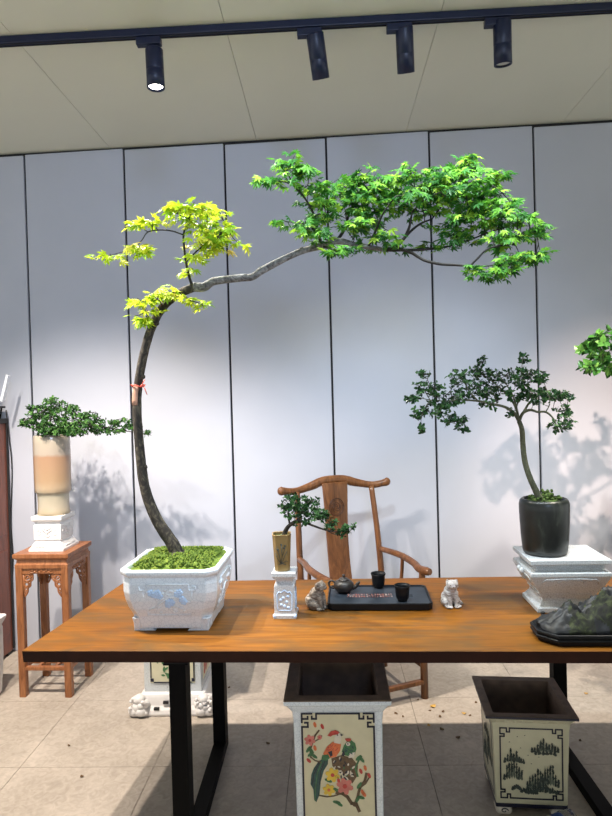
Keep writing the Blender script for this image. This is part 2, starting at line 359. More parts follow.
# ------------------------------------------------------------------ table
c00 = on(22, 650.3, TT); c01 = on(124, 582, TT)
fdir = (on(560, 650.6, TT)-c00).normalized(); LEN = 2.36
c10 = c00 + fdir*LEN; bdir = (on(612, 575, TT)-c01).normalized(); c11 = c01 + bdir*(LEN-.02)
tb = thing('wooden_table', 'long honey coloured wooden slab table on black metal frames', 'table', ((c00+c11)/2).to_tuple()[:2]+(0,), math.atan2(fdir.y, fdir.x))
TBI = Matrix.Rotation(-tb.rotation_euler[2], 4, 'Z') @ Matrix.Translation(-V(tb.location))
def tl(p): return TBI @ V(p)
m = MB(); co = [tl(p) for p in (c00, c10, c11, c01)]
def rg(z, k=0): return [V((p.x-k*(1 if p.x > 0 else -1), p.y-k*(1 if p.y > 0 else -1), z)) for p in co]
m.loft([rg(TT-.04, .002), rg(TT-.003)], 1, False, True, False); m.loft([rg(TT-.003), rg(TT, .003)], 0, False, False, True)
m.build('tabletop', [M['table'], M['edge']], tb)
def frame(xt, xb, w=.055):
    yb = yt = .362
    lg = {}
    for sgn in (-1, 1):
        m = MB(); m.bar((xt if sgn < 0 else xb, sgn*yt, TT-.046), (xt if sgn < 0 else xb, sgn*yb, .02), w, .060, up=V((0, 1, 0))); m.build('leg', M['blackmetal'], tb, .002)
    m = MB(); m.bar((xt, -yb-.03, .02), (xb, yb+.03, .02), w, .04); m.build('floor_bar', M['blackmetal'], tb, .002)
    m = MB(); m.bar((xt, -yt-.045, TT-.043), (xb, yt+.045, TT-.043), .08, .006); m.build('mounting_plate', M['blackmetal'], tb)
pL = at(181, 740, 1.97); pR = at(557, 715, 2.68)
XL = tl((pL.x, pL.y, 0)).x
XR = tl((pR.x, pR.y, 0)).x
frame(XL, XL-.032); frame(XR+.032, XR)
TA = tb.rotation_euler[2]

# ------------------------------------------------------------------ plant helpers
def maple_leaf(mb, p, n, d, s, mat=0):
    n = n.normalized(); d = (d - n*d.dot(n))
    if d.length < 1e-4: d = n.orthogonal()
    d.normalize(); x = d.cross(n)
    tips = [(-128, .42), (-82, .74), (-40, .93), (0, 1.05), (40, .93), (82, .74), (128, .42)]
    pts = [(-160, .12)]
    for k, (a, r) in enumerate(tips):
        pts.append((a-13, r*.62)); pts.append((a, r)); pts.append((a+13, r*.62))
        if k < 6: pts.append(((a+tips[k+1][0])/2, .38))
    pts.append((160, .12))
    vs = [p]
    for a, r in pts:
        a = radians(a); rr = r*s
        vs.append(p + d*(cos(a)*rr) + x*(sin(a)*rr) - n*(.30*rr*r))
    mb.add(vs, [(0, i, i+1) for i in range(1, len(pts))], mat, False)
def oval_leaf(mb, p, n, d, s, mat=0, wide=.36):
    n = n.normalized(); d = (d - n*d.dot(n))
    if d.length < 1e-4: d = n.orthogonal()
    d.normalize(); x = d.cross(n); w = wide*s
    vs = [p, p+d*s*.3+x*w*.85+n*s*.05, p+d*s*.65+x*w*.8+n*s*.03, p+d*s-n*s*.1, p+d*s*.65-x*w*.8+n*s*.03, p+d*s*.3-x*w*.85+n*s*.05, p+d*s*.5-n*s*.03]
    mb.add(vs, [(0, 1, 6), (1, 2, 6), (2, 3, 6), (3, 4, 6), (4, 5, 6), (5, 0, 6)], mat, False)
def rv(rng, a=1): return V((rng.uniform(-a, a), rng.uniform(-a, a), rng.uniform(-a, a)))
def nearest(nodes, p):
    return min(nodes, key=lambda q: (q-p).length_squared)
def grow(rng, blobs, nodes, kind, size, per, leafmb, twigmb, spread, tw=.0012, trail=.0):
    """blobs of (centre, radii, number of sprays): sprays joined to the nearest branch by a twig"""
    for c, r, n in blobs:
        for _ in range(n):
            while True:
                o = rv(rng)
                if o.length <= 1: break
            p = c + V((o.x*r[0], o.y*r[1], o.z*r[2]))
            q = nearest(nodes, p); d = p-q
            mid = q + d*.5 + V((0, 0, -.12*d.length)) + rv(rng, .08*d.length)
            if d.length > .008:
                twigmb.tube([q, mid, p], [tw*1.7, tw*1.2, tw*.7], 5)
                if d.length > .03: nodes.append(mid)
            out = d.normalized() if d.length > 1e-5 else V((0, 0, 1))
            if kind == 'maple':
                base = V((rng.uniform(-.35, .35), rng.uniform(-.75, .15), .8))
                for k in range(per):
                    a = rng.uniform(0, 2*pi); rr = spread*math.sqrt(rng.random())
                    pp = p + V((cos(a)*rr, sin(a)*rr, rng.uniform(-.3, .3)*spread - .25*rr))
                    nn = base + rv(rng, .55); dd = V((cos(a), sin(a), -.35)) + out*.4 + rv(rng, .3)
                    maple_leaf(leafmb, pp, nn, dd, size*rng.uniform(.7, 1.2))
            else:
                ax = (out + V((0, -.15, .55)) + rv(rng, .5)).normalized(); x = ax.orthogonal().normalized(); y = ax.cross(x); a0 = rng.uniform(0, 6.28)
                for k in range(per):
                    a = a0 + k*2.4; e = rng.uniform(.25, .9); dd = x*cos(a) + y*sin(a) + ax*e
                    pp = p - ax*(spread*rng.random()) + rv(rng, spread*.25)
                    oval_leaf(leafmb, pp, ax*1.0 - (x*cos(a)+y*sin(a))*.5 + rv(rng, .3), dd, size*rng.uniform(.7, 1.2))
def pxblob(u, v, y, ru, rv_, ry, n, L):
    k = y/F; return (at(u, v, y)-L, (ru*k, ry, rv_*k), n)
def pxline(L, pts, k=6): return spline([at(u, v, y)-L for u, v, y in pts], k)
def mossbed(hx, hy, z, hgt, rng, ell=False, n=26):
    m = MB(); vs = []; fs = []
    for i in range(n+1):
        for j in range(n+1):
            a = -1+2*i/n; b = -1+2*j/n
            if ell:
                r = max(abs(a), abs(b)); l = math.hypot(a, b) or 1; a2, b2 = a*r/l, b*r/l
            else: a2, b2 = a, b
            e = max(0, 1-max(abs(a), abs(b))**4)
            q = V((a2*hx, b2*hy, 0))
            dz = hgt*e*(.55+.45*noise.noise(q*22)+.35*noise.noise(q*70+V((3, 1, 2)))+.25*noise.noise(q*190))
            vs.append((q.x, q.y, z+dz))
    for i in range(n):
        for j in range(n):
            fs.append((i*(n+1)+j, (i+1)*(n+1)+j, (i+1)*(n+1)+j+1, i*(n+1)+j+1))
    m.add(vs, fs, 0, True); return m

# ------------------------------------------------------------------ the big maple in its white pot
YP = 2.245
pc = on(177, 612, TT); PX = at(171, 600, YP).x
R1 = V((PX+.040, YP-.01, TT))
mp = thing('potted_maple', 'tall arching maple with yellow and green leaves in a white footed pot', 'potted tree', R1, radians(-2))
INV = Matrix.Rotation(radians(2), 4, 'Z')
ratio = .98
KP = 1.06
prof = [(a*KP, z*.97) for a, z in [(.128, .010), (.130, .026), (.134, .055), (.146, .085), (.153, .115), (.157, .145), (.157, .175), (.154, .192), (.153, .200), (.159, .205), (.163, .210), (.164, .222), (.160, .228), (.149, .228), (.146, .222), (.141, .19)]]
m = MB(); m.rect([(a, a*ratio, z) for a, z in prof], .032, 0, cap1=True)
pot = m.build('pot', M['white_glaze'], mp, .003)
def foot(px, sx, sy, hx, hy):
    m = MB()
    poly = [(0, 0), (.075, 0), (.068, .007), (.056, .011), (.048, .018), (.048, .046), (-.008, .046), (-.003, .03)]
    m.prism([(-p[0], p[1]) if sx > 0 else p for p in poly], (sx*hx, sy*hy, 0), (1, 0, 0), (0, 0, 1), (0, -sy*.026, 0))
    m.prism([(-p[0], p[1]) if sy > 0 else p for p in poly], (sx*hx, sy*hy, 0), (0, 1, 0), (0, 0, 1), (-sx*.02, 0, 0))
    m.build('foot', M['white_glaze'], px, .002)
for sx in (-1, 1):
    for sy in (-1, 1): foot(pot, sx, sy, .124*KP, .124*KP*ratio)
# relief on the pot faces: sloping wall follows the profile
def wallhx(z):
    for (a0, z0), (a1, z1) in zip(prof, prof[1:]):
        if z0 <= z <= z1: return a0 + (a1-a0)*(z-z0)/(z1-z0)
    return .15
m = MB()
def onface(x, z, side, off=.0015):
    hx = wallhx(z)
    return V((x, -hx*ratio-off, z)) if side == 0 else V((hx+off, x*ratio, z))
for side in (0, 1):
    fr = [(-.098, .165), (-.098, .152), (-.075, .152), (-.075, .172), (.075, .172), (.075, .152), (.098, .152), (.098, .165), (.086, .165)]
    m.tube([onface(x, z, side) for x, z in fr], .003, 6)
    m.tube([onface(x, z, side) for x, z in [(-.086, .15), (-.076, .06), (.076, .06), (.086, .15)]], .0022, 6)
    rr = random.Random(3+side)
    m.tube([onface(x, z, side) for x, z in [(-.07, .08), (-.045, .09), (-.02, .11), (.01, .13), (.05, .125)]], .0026, 6)
    m.tube([onface(x, z, side) for x, z in [(-.045, .09), (-.03, .13), (-.05, .155)]], .002, 6)
    m.tube([onface(x, z, side) for x, z in [(.0, .125), (.02, .095), (.05, .085)]], .002, 6)
    for _ in range(26):
        x = rr.uniform(-.072, .072); z = rr.uniform(.068, .158); q = onface(x, z, side, .0)
        m.ell(q, (.007, .003, .005) if side == 0 else (.003, .007, .005), 0, 8, 6)
m.build('relief', M['white_glaze'], pot)
m = MB()
for x, z in [(-.058, .142), (-.045, .136), (-.028, .132), (-.034, .142), (.042, .144), (.035, .138), (.012, .108), (.0, .10), (.05, .12), (.002, .112), (.056, .112)]:
    for k in range(5):
        a = k*1.257; q = onface(x+.007*cos(a), z+.007*sin(a), 0, .001); m.ell(q, (.0065, .004, .0065), 0, 8, 6)
    m.ell(onface(x, z, 0, .003), (.003, .003, .003), 0, 8, 6)
m.build('blossom_relief', M['blue_white'], pot)
mossbed(.152, .152*ratio, .208, .040, RN).build('moss', M['moss'], mp)
RL = Matrix.Rotation(radians(2), 4, 'Z')
def mloc(pts): return [RL @ p for p in pts]
# tufts of moss
m = MB(); rr = random.Random(5)
for _ in range(1100):
    x = rr.uniform(-.135, .135); y = rr.uniform(-.13, .13); e = max(0, 1-max(abs(x)/.15, abs(y)/.147)**3)
    m.ell((x, y, .218+.026*e), (rr.uniform(.002, .006), rr.uniform(.002, .006), rr.uniform(.003, .008)), 0, 6, 4)
m.build('moss_tufts', M['moss'], mp)
tp = [(178, 556, 2.235), (172, 543, 2.235), (156, 518, 2.24), (144.5, 486, 2.245), (139, 440, 2.25), (137, 400, 2.255), (141, 368, 2.255), (149, 335, 2.25), (160, 311, 2.245), (175, 296, 2.24), (194, 287, 2.23)]
P = mloc(pxline(R1, tp, 7)); rs = lerp_r([.026, .0235, .0208, .0188, .0172, .0164, .016, .0158, .0158, .016, .016], len(P))
rr = random.Random(8); rs = [a*(1+.07*noise.noise(V((i*.55, 0, 3)))) for i, a in enumerate(rs)]
m = MB(); m.tube(P, rs, 14)
# root flare
for a in range(6):
    an = a*1.05+.3; b = P[0]; m.tube([P[3], b+V((cos(an)*.03, sin(an)*.03, .008)), b+V((cos(an)*.065, sin(an)*.055, -.012))], [.012, .011, .004], 7)
# old branch stubs and knots
for i in (24, 40, 52, 60): m.ell(P[i]+V((.017*(-1)**i, -.006, 0)), (.008, .008, .009), 0, 8, 6)
trunk = m.build('trunk', M['bark'], mp)
bp = [(194, 287, 2.23), (204, 287, 2.228), (212, 282, 2.226), (222, 280, 2.224), (240, 278, 2.222), (252, 277, 2.22), (261, 271, 2.22), (274, 264, 2.22), (290, 256, 2.22), (305, 250, 2.22), (322, 246, 2.215), (337, 241, 2.21), (352, 244, 2.20), (368, 247, 2.20), (386, 250, 2.20)]
P2 = mloc(pxline(R1, bp, 5)); r2 = lerp_r([.0175, .0165, .0145, .0138, .0135, .0125, .0135, .0128, .0115, .0112, .012, .0115, .0095, .0088, .0075], len(P2))
m = MB(); m.tube(P2, r2, 12)
for i in (8, 22, 30, 44, 52): m.ell(P2[min(i, len(P2)-1)]+V((0, -.004, .008)), (.009, .007, .006), 0, 8, 6)
m.build('main_branch', M['barkpale'], mp)
nodes_g = list(P2[34:])
m = MB()
sub = [
 ([(386, 250, 2.20), (394, 247, 2.19), (402, 241, 2.18), (409, 228, 2.17), (412, 212, 2.15)], [.0075, .007, .006, .005, .003]),
 ([(402, 241, 2.18), (410, 232, 2.2), (420, 224, 2.22), (432, 219, 2.24)], [.0055, .005, .004, .0025]),
 ([(386, 250, 2.20), (400, 250, 2.21), (416, 250, 2.23), (430, 249, 2.25), (450, 246, 2.27), (470, 240, 2.28)], [.0065, .006, .005, .0045, .0035, .0025]),
 ([(396, 248, 2.20), (410, 252, 2.17), (424, 260, 2.14), (440, 264, 2.12), (456, 265, 2.10), (468, 266, 2.09)], [.006, .0055, .0055, .005, .0045, .0035]),
 ([(470, 266, 2.09), (478, 258, 2.08), (486, 250, 2.08), (498, 246, 2.08), (515, 244, 2.08)], [.0035, .0035, .003, .0028, .002]),
 ([(468, 266, 2.09), (485, 266, 2.06), (505, 264, 2.05)], [.003, .0025, .0015]),
 ([(470, 240, 2.28), (490, 232, 2.27), (512, 226, 2.25), (530, 226, 2.23)], [.0028, .0025, .002, .0015]),
 ([(337, 241, 2.21), (345, 228, 2.24), (350, 212, 2.27), (362, 198, 2.29), (380, 190, 2.31)], [.007, .0055, .0045, .0035, .002]),
 ([(322, 246, 2.215), (318, 232, 2.19), (314, 215, 2.17), (306, 200, 2.16), (294, 184, 2.15), (286, 172, 2.15)], [.006, .005, .004, .0035, .0028, .002]),
 ([(306, 200, 2.16), (292, 185, 2.12), (278, 181, 2.10), (262, 182, 2.09)], [.003, .0025, .002, .0015]),
 ([(318, 232, 2.19), (304, 224, 2.14), (290, 222, 2.12)], [.003, .0025, .0015]),
 ([(322, 246, 2.215), (332, 250, 2.17), (345, 254, 2.14)], [.004, .003, .002]),
 ([(368, 247, 2.20), (376, 230, 2.15), (384, 212, 2.10), (396, 196, 2.07)], [.005, .004, .003, .002]),
 ([(432, 219, 2.24), (446, 200, 2.25), (458, 182, 2.25), (468, 168, 2.25)], [.0028, .0025, .002, .0015]),
 ([(412, 212, 2.15), (424, 200, 2.12), (440, 192, 2.10)], [.003, .0025, .0015]),
]
for pts, rad in sub:
    q = mloc(pxline(R1, pts, 5)); m.tube(q, lerp_r(rad, len(q)), 8); nodes_g += q[2:]
m.build('branches', M['twig'], mp)
def mb_(u, v, y, ru, rv_, ry, n):
    c, r, n = pxblob(u-1, v-2, y, ru, rv_, ry, n, R1); return (RL @ c, r, round(n*1.15))
lf = MB(); tw = MB(); rng = random.Random(21)
blobs = [mb_(290, 165, 2.14, 16, 8, .07, 7), mb_(303, 178, 2.15, 14, 8, .07, 6), mb_(265, 181, 2.09, 9, 3, .03, 3), mb_(283, 182, 2.1, 10, 4, .04, 3),
 mb_(318, 198, 2.18, 15, 11, .09, 9), mb_(330, 212, 2.19, 20, 13, .10, 11), mb_(320, 232, 2.18, 18, 10, .08, 8), mb_(289, 224, 2.12, 9, 4, .04, 3), mb_(306, 226, 2.14, 8, 5, .05, 3), mb_(346, 251, 2.14, 22, 5, .06, 5),
 mb_(352, 190, 2.22, 22, 12, .13, 16), mb_(375, 184, 2.22, 22, 9, .14, 16), mb_(372, 205, 2.20, 26, 14, .14, 20), mb_(362, 227, 2.2, 22, 14, .11, 14), mb_(384, 240, 2.18, 14, 7, .08, 5),
 mb_(405, 184, 2.2, 22, 10, .14, 16), mb_(410, 203, 2.18, 20, 9, .13, 11), mb_(436, 184, 2.22, 20, 11, .14, 15), mb_(440, 203, 2.22, 26, 11, .14, 18), mb_(470, 163, 2.25, 12, 6, .06, 6), mb_(460, 176, 2.25, 20, 8, .1, 11), mb_(490, 182, 2.25, 14, 8, .09, 7),
 mb_(470, 198, 2.25, 24, 11, .14, 17), mb_(500, 201, 2.24, 18, 9, .1, 9), mb_(478, 217, 2.22, 28, 11, .14, 17), mb_(508, 222, 2.18, 22, 12, .12, 14), mb_(450, 228, 2.24, 18, 8, .1, 9), mb_(441, 244, 2.24, 14, 5, .07, 4), mb_(462, 240, 2.24, 12, 6, .07, 4), mb_(400, 244, 2.16, 9, 5, .05, 2),
 mb_(530, 236, 2.16, 16, 8, .08, 8), mb_(533, 254, 2.1, 15, 5, .05, 5), mb_(505, 240, 2.12, 20, 8, .09, 8), mb_(512, 262, 2.06, 18, 7, .05, 7), mb_(496, 271, 2.05, 18, 7, .04, 7), mb_(478, 270, 2.06, 8, 5, .03, 3)]
grow(rng, blobs, nodes_g, 'maple', .0275, 7, lf, tw, .036)
tw.build('twigs', M['twig'], mp, fix=False); o = lf.build('foliage', M['maple'], mp, fix=False); tag(o, 'green palmate leaves of the spreading crown')
# growth under the lit lamp, its glare painted in as yellower leaves
m = MB(); ny = []
for pts, rad in [([(193, 288, 2.23), (189, 276, 2.22), (186, 262, 2.2), (184, 245, 2.18), (184, 232, 2.17), (190, 216, 2.17), (196, 208, 2.17)], [.0055, .005, .0042, .004, .0035, .0028, .002]),
                 ([(184, 235, 2.17), (172, 231, 2.14), (160, 230, 2.12), (148, 232, 2.10), (142, 240, 2.09), (135, 248, 2.08)], [.003, .0026, .0024, .002, .0017, .0013]),
                 ([(186, 262, 2.2), (198, 250, 2.19), (212, 240, 2.19), (228, 230, 2.2)], [.003, .0028, .0022, .0015]),
                 ([(135, 248, 2.08), (122, 252, 2.07), (108, 256, 2.06)], [.0014, .0012, .001]),
                 ([(148, 232, 2.10), (142, 228, 2.09), (136, 225, 2.09)], [.0018, .0014, .001])]:
    q = mloc(pxline(R1, pts, 5)); m.tube(q, lerp_r(rad, len(q)), 8); ny += q[2:]
ny2 = []
for pts, rad in [([(149, 335, 2.25), (149, 325, 2.22), (148, 316, 2.2), (144, 312, 2.18)], [.0025, .002, .0018, .0012]), ([(163, 307, 2.24), (158, 300, 2.2), (150, 303, 2.18)], [.003, .002, .0012]),
                 ([(178, 294, 2.24), (190, 300, 2.21), (202, 304, 2.2)], [.003, .002, .0012])]:
    q = mloc(pxline(R1, pts, 5)); m.tube(q, lerp_r(rad, len(q)), 8); ny2 += q[2:]
m.build('side_branches', M['twig'], mp)
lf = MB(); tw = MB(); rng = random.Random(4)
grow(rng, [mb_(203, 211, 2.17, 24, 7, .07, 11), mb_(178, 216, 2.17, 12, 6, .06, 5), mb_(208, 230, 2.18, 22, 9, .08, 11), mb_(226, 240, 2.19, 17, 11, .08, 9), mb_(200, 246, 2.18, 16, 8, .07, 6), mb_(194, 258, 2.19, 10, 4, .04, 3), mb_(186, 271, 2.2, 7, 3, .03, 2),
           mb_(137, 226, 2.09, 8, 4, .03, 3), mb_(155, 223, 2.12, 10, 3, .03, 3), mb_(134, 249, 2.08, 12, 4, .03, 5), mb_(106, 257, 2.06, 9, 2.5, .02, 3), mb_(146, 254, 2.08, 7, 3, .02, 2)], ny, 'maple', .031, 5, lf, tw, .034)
o = lf.build('foliage', M['maplelit'], mp, fix=False); tag(o, 'leaves painted bright lamplit yellow on the upper side branch')
lf2 = MB()
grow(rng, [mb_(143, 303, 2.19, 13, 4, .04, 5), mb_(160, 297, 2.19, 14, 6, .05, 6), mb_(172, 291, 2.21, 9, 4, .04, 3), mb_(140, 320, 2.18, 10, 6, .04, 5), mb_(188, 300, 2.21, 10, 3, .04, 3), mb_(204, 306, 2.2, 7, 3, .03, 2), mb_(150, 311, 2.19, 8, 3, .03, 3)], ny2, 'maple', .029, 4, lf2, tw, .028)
tw.build('twigs', M['twig'], mp, fix=False); o = lf2.build('foliage', M['maplelit'], mp, fix=False); tag(o, 'low tuft of lamplit yellow leaves beside the trunk bend')
# tie round the trunk
i0 = min(range(len(P)), key=lambda i: abs((P[i].z) - (RL @ (at(140, 386, 2.25)-R1)).z)); q = P[i0]
m = MB(); m.tube([q+V((cos(a)*.024, sin(a)*.024, .004*sin(a*2))) for a in [k*pi/8 for k in range(17)]], .003, 6)
m.tube([q+V((.02, -.012, 0)), q+V((.032, -.02, -.012)), q+V((.04, -.02, -.034))], .0018, 6); m.tube([q+V((.018, -.014, 0)), q+V((.026, -.022, .01)), q+V((.034, -.02, .022))], .0018, 6); m.ell(q+V((.02, -.014, 0)), (.006, .006, .005))
m.build('plastic_tie', M['ribbon'], trunk)
m = MB(); m.loft([[p+V((cos(a), sin(a), 0))*(rs[i0]+.0015) for a in [pi*.95+k*pi*.7/8 for k in range(9)]]+[p+V((cos(a), sin(a), 0))*(rs[i0]-.004) for a in [pi*.95+k*pi*.7/8 for k in range(8, -1, -1)]] for p in P[i0-4:i0+1]], 0, True)
m.build('bark_scar', M['wound'], trunk)

# ------------------------------------------------------------------ chair
ch = thing('armchair', 'carved wooden armchair with curved crest rail standing behind the table', 'chair', (.142, 3.23, 0), radians(24))
HW, HD = .25, .21; cw = M['chairwood']; lean = .075
def rz(z): return HD + (lean*((z-.44)/.62)**1.4 if z > .44 else 0)
for sx in (-1, 1):
    m = MB(); pts = spline([(sx*HW, HD, 0), (sx*HW, HD, .44), (sx*(HW-.006), rz(.75), .75), (sx*(HW-.018), rz(1.032), 1.032)], 8)
    m.tube(pts, lerp_r([.019, .019, .017, .016], len(pts)), 12); m.build('back_post', cw, ch)
    m = MB(); m.tube([(sx*HW, -HD, 0), (sx*HW, -HD, .44)], .0195, 12); m.build('leg', cw, ch)
    m = MB(); pts = spline([(sx*HW, -HD, .44), (sx*(HW+.002), -HD+.004, .55), (sx*(HW+.006), -HD+.005, .655)], 6); m.tube(pts, .0165, 12); m.build('arm_post', cw, ch)
    m = MB(); pts = spline([(sx*HW, rz(.67), .672), (sx*(HW+.012), HD-.09, .676), (sx*(HW+.028), .02, .672), (sx*(HW+.022), -.10, .664), (sx*(HW+.006), -.18, .655), (sx*(HW+.010), -HD-.035, .657), (sx*(HW+.014), -HD-.055, .659)], 6)
    m.tube(pts, lerp_r([.015, .0165, .018, .0185, .0205, .0215, .0165], len(pts)), 12); m.build('armrest', cw, ch)
    m = MB(); pts = spline([(sx*HW, .03, .45), (sx*(HW+.022), .03, .56), (sx*(HW+.026), .02, .672)], 6); m.tube(pts, .010, 10); m.build('arm_spindle', cw, ch)
    m = MB(); m.tube([(sx*HW, -HD, .16), (sx*HW, HD, .16)], .0125, 10); m.build('side_stretcher', cw, ch)
m = MB(); zt = 1.044
pts = spline([(-HW-.082, HD+.058, zt+.002), (-HW-.060, HD+.062, zt), (-HW+.01, rz(1.06), zt-.008), (-.14, HD+.088, zt+.012), (-.07, HD+.095, zt+.032), (0, HD+.097, zt+.036), (.07, HD+.095, zt+.032), (.14, HD+.088, zt+.012), (HW-.01, rz(1.06), zt-.008), (HW+.060, HD+.062, zt), (HW+.082, HD+.058, zt+.006)], 8)
n = len(pts)
rings = []
for k, p in enumerate(pts):
    t = k/(n-1); e = abs(2*t-1); hz = .026 if e < .3 else (.028-.008*min(1, (e-.3)/.25) if e < .75 else .020+.005*min(1, (e-.75)/.18))
    if e > .985: hz *= .62
    hy = .017 if e < .97 else .012
    rings.append([p + V((0, cos(a)*hy*(1.15 if e < .4 else 1), sin(a)*hz)) for a in [2*pi*i/14 for i in range(14)]])
m.loft(rings, 0, True)
for p in (pts[1], pts[-2]): m.ell(p, (.022, .018, .024))
m.build('crest_rail', cw, ch)
m = MB(); rings = []
for k in range(17):
    z = .44+.627*k/16; y = HD + .055*(sin((z-.44)/.655*pi*1.5-.3)*.25) + lean*((z-.44)/.62)**1.2+.01; wv = .068+.010*((k/16)) - .007*sin(k/16*pi)
    rings.append([V((-wv, y-.008, z)), V((wv, y-.008, z)), V((wv, y+.008, z)), V((-wv, y+.008, z))])
m.loft(rings, 0, True); sp = m.build('back_splat', cw, ch, .003)
m = MB(); zc = .93
def spy(z): return HD + .055*(sin((z-.44)/.655*pi*1.5-.3)*.25) + lean*((z-.44)/.62)**1.2+.01-.0085
def mc(x, z): return V((x, spy(z), z))
for rad, th in ((.045, .0022), (.037, .0012)): m.tube([mc(rad*cos(a), zc+rad*1.1*sin(a)) for a in [2*pi*k/32 for k in range(33)]], th, 6)
rr = random.Random(14)
for k in range(3):
    a0 = k*2.1
    m.tube([mc((.006+.0021*j)*cos(a0+j*.42), zc+(.006+.0021*j)*sin(a0+j*.42)*1.1) for j in range(12)], .0018, 6)
m.tube([mc(-.03, zc), mc(-.01, zc+.012), mc(.012, zc-.01), mc(.03, zc+.004)], .0018, 6)
m.build('carved_medallion', M['carve'], sp)
m = MB(); m.box((0, 0, .435), (2*HW+.03, 2*HD+.03, .03)); m.build('seat', cw, ch, .008)
m = MB(); m.box((0, -HD, .39), (2*HW-.03, .012, .06)); m.prism([(-.25, 0), (-.25, -.26), (-.235, -.26), (-.225, -.04), (-.19, -.015), (.19, -.015), (.225, -.04), (.235, -.26), (.25, -.26), (.25, 0)], (0, -HD-.005, .42), (1, 0, 0), (0, 0, 1), (0, .010, 0)); m.build('apron', cw, ch)
m = MB(); m.box((0, -HD, .085), (2*HW, .03, .022)); m.build('footrest_stretcher', cw, ch, .005)
m = MB(); m.tube([(-HW, HD, .20), (HW, HD, .20)], .0125, 10); m.build('back_stretcher', cw, ch)

# ------------------------------------------------------------------ generic carved pedestal pieces
def zrect(m, prof, k=1, ratio=1.0, ch=.0, mat=0): m.rect([(a*k, a*k*ratio, z) for a, z in prof], ch, mat)

# small blue-white pedestal and tan pot with a cascading bonsai
b0 = on(286, 615, TT); L = V((b0.x, b0.y, TT))
sp_ = thing('small_pedestal', 'small square pale blue ceramic pedestal under the tan flower pot', 'pedestal', L, TA)
m = MB(); zrect(m, [(.042, 0), (.042, .012), (.0385, .018), (.0375, .03), (.0375, .118), (.036, .122), (.030, .128), (.030, .136), (.038, .146), (.044, .152), (.044, .166), (.042, .168)], 1, 1, 0)
ped = m.build('body', M['white_glaze2'], sp_, .0015)
m = MB()
for f in range(4):
    Rm = Matrix.Rotation(f*pi/2, 4, 'Z')
    fr = [(-.022, .03), (-.027, .038), (-.027, .088), (-.020, .098), (-.012, .094), (0, .104), (.012, .094), (.020, .098), (.027, .088), (.027, .038), (.022, .03), (-.022, .03)]
    m.tube([Rm @ V((x, -.0378, z)) for x, z in fr], .0018, 6)
    for x, z in [(-.012, .05), (.008, .06), (-.004, .075), (.014, .04), (0, .045), (-.014, .068), (.012, .08)]:
        m.ell(Rm @ V((x, -.0374, z)), (.006, .0022, .006) if f % 2 == 0 else (.0022, .006, .006), 0, 8, 6)
    for sx in (-1, 1): m.ell(Rm @ V((sx*.037, -.037, .009)), (.0075, .0075, .009), 0, 8, 6)
m.build('relief', M['blue_white'], ped)
zt = TT+.168
c = at(283, 552, L.y); L2 = V((L.x-.008, L.y, zt))
pt = thing('small_bonsai', 'small cascading bonsai in a tapered tan pot on the pale blue pedestal', 'bonsai', L2, TA+.1)
m = MB(); m.rect([(.026, .026, 0), (.0275, .0275, .004), (.034, .034, .127), (.035, .035, .134), (.033, .033, .136), (.030, .030, .134), (.029, .029, .115)], .011, 0)
pp = m.build('pot', M['tanpot'], pt, .0015)
m = MB(); fy = lambda z: -.0275-.0065*(z/.132)-.0008
for pts in ([(-.004, .03), (-.01, .06), (-.018, .095)], [(-.004, .03), (0, .06), (-.002, .10)], [(-.002, .03), (.008, .055), (.018, .075)], [(-.004, .03), (-.018, .05), (-.024, .07)], [(0, .03), (.014, .04), (.022, .036)], [(-.014, .026), (0, .031), (.014, .025)], [(.002, .06), (.012, .09)], [(-.012, .075), (-.024, .088)]):
    m.tube([V((x, fy(z), z)) for x, z in pts], .0011, 5)
for x, z in [(.012, .095), (-.002, .10), (.007, .088), (-.014, .082)]: m.ell((x, fy(z), z), (.004, .001, .003), 0, 8, 6)
m.build('painted_orchid', M['ink'], pp)
m = mossbed(.029, .029, .122, .010, RN, n=10); m.build('soil', M['soilmoss'], pt)
IV = Matrix.Rotation(-(TA+.1), 4, 'Z')
def sl(pts): return [IV @ p for p in pts]
m = MB(); nb = []; Y = L2.y
for pts, rad in [([(284, 536, Y), (286, 530, Y-.01), (290, 525, Y-.02), (297, 521, Y-.025), (304, 522, Y-.03), (314, 526, Y-.04), (326, 530, Y-.05), (338, 532, Y-.06), (350, 531, Y-.06)], [.010, .0085, .0075, .0065, .005, .004, .003, .002, .0014]),
                 ([(297, 521, Y-.025), (302, 512, Y-.01), (306, 504, Y), (312, 500, Y)], [.005, .0035, .0025, .0015]), ([(290, 525, Y-.02), (288, 514, Y-.01), (290, 504, Y), (294, 499, Y)], [.004, .003, .002, .0013]),
                 ([(304, 522, Y-.03), (314, 516, Y-.02), (324, 514, Y-.02)], [.004, .0025, .0015]), ([(326, 530, Y-.05), (334, 534, Y-.06), (343, 536, Y-.06)], [.002, .0016, .001])]:
    q = sl(pxline(L2, pts, 5)); m.tube(q, lerp_r(rad, len(q)), 8); nb += q[3:]
m.build('trunk', M['bark'], pt)
lf = MB(); tw = MB(); rng = random.Random(9)
def sb(*a): c, r, n = pxblob(*a, L2); return (IV @ c, V(r)*1.12, round(n*2.0))
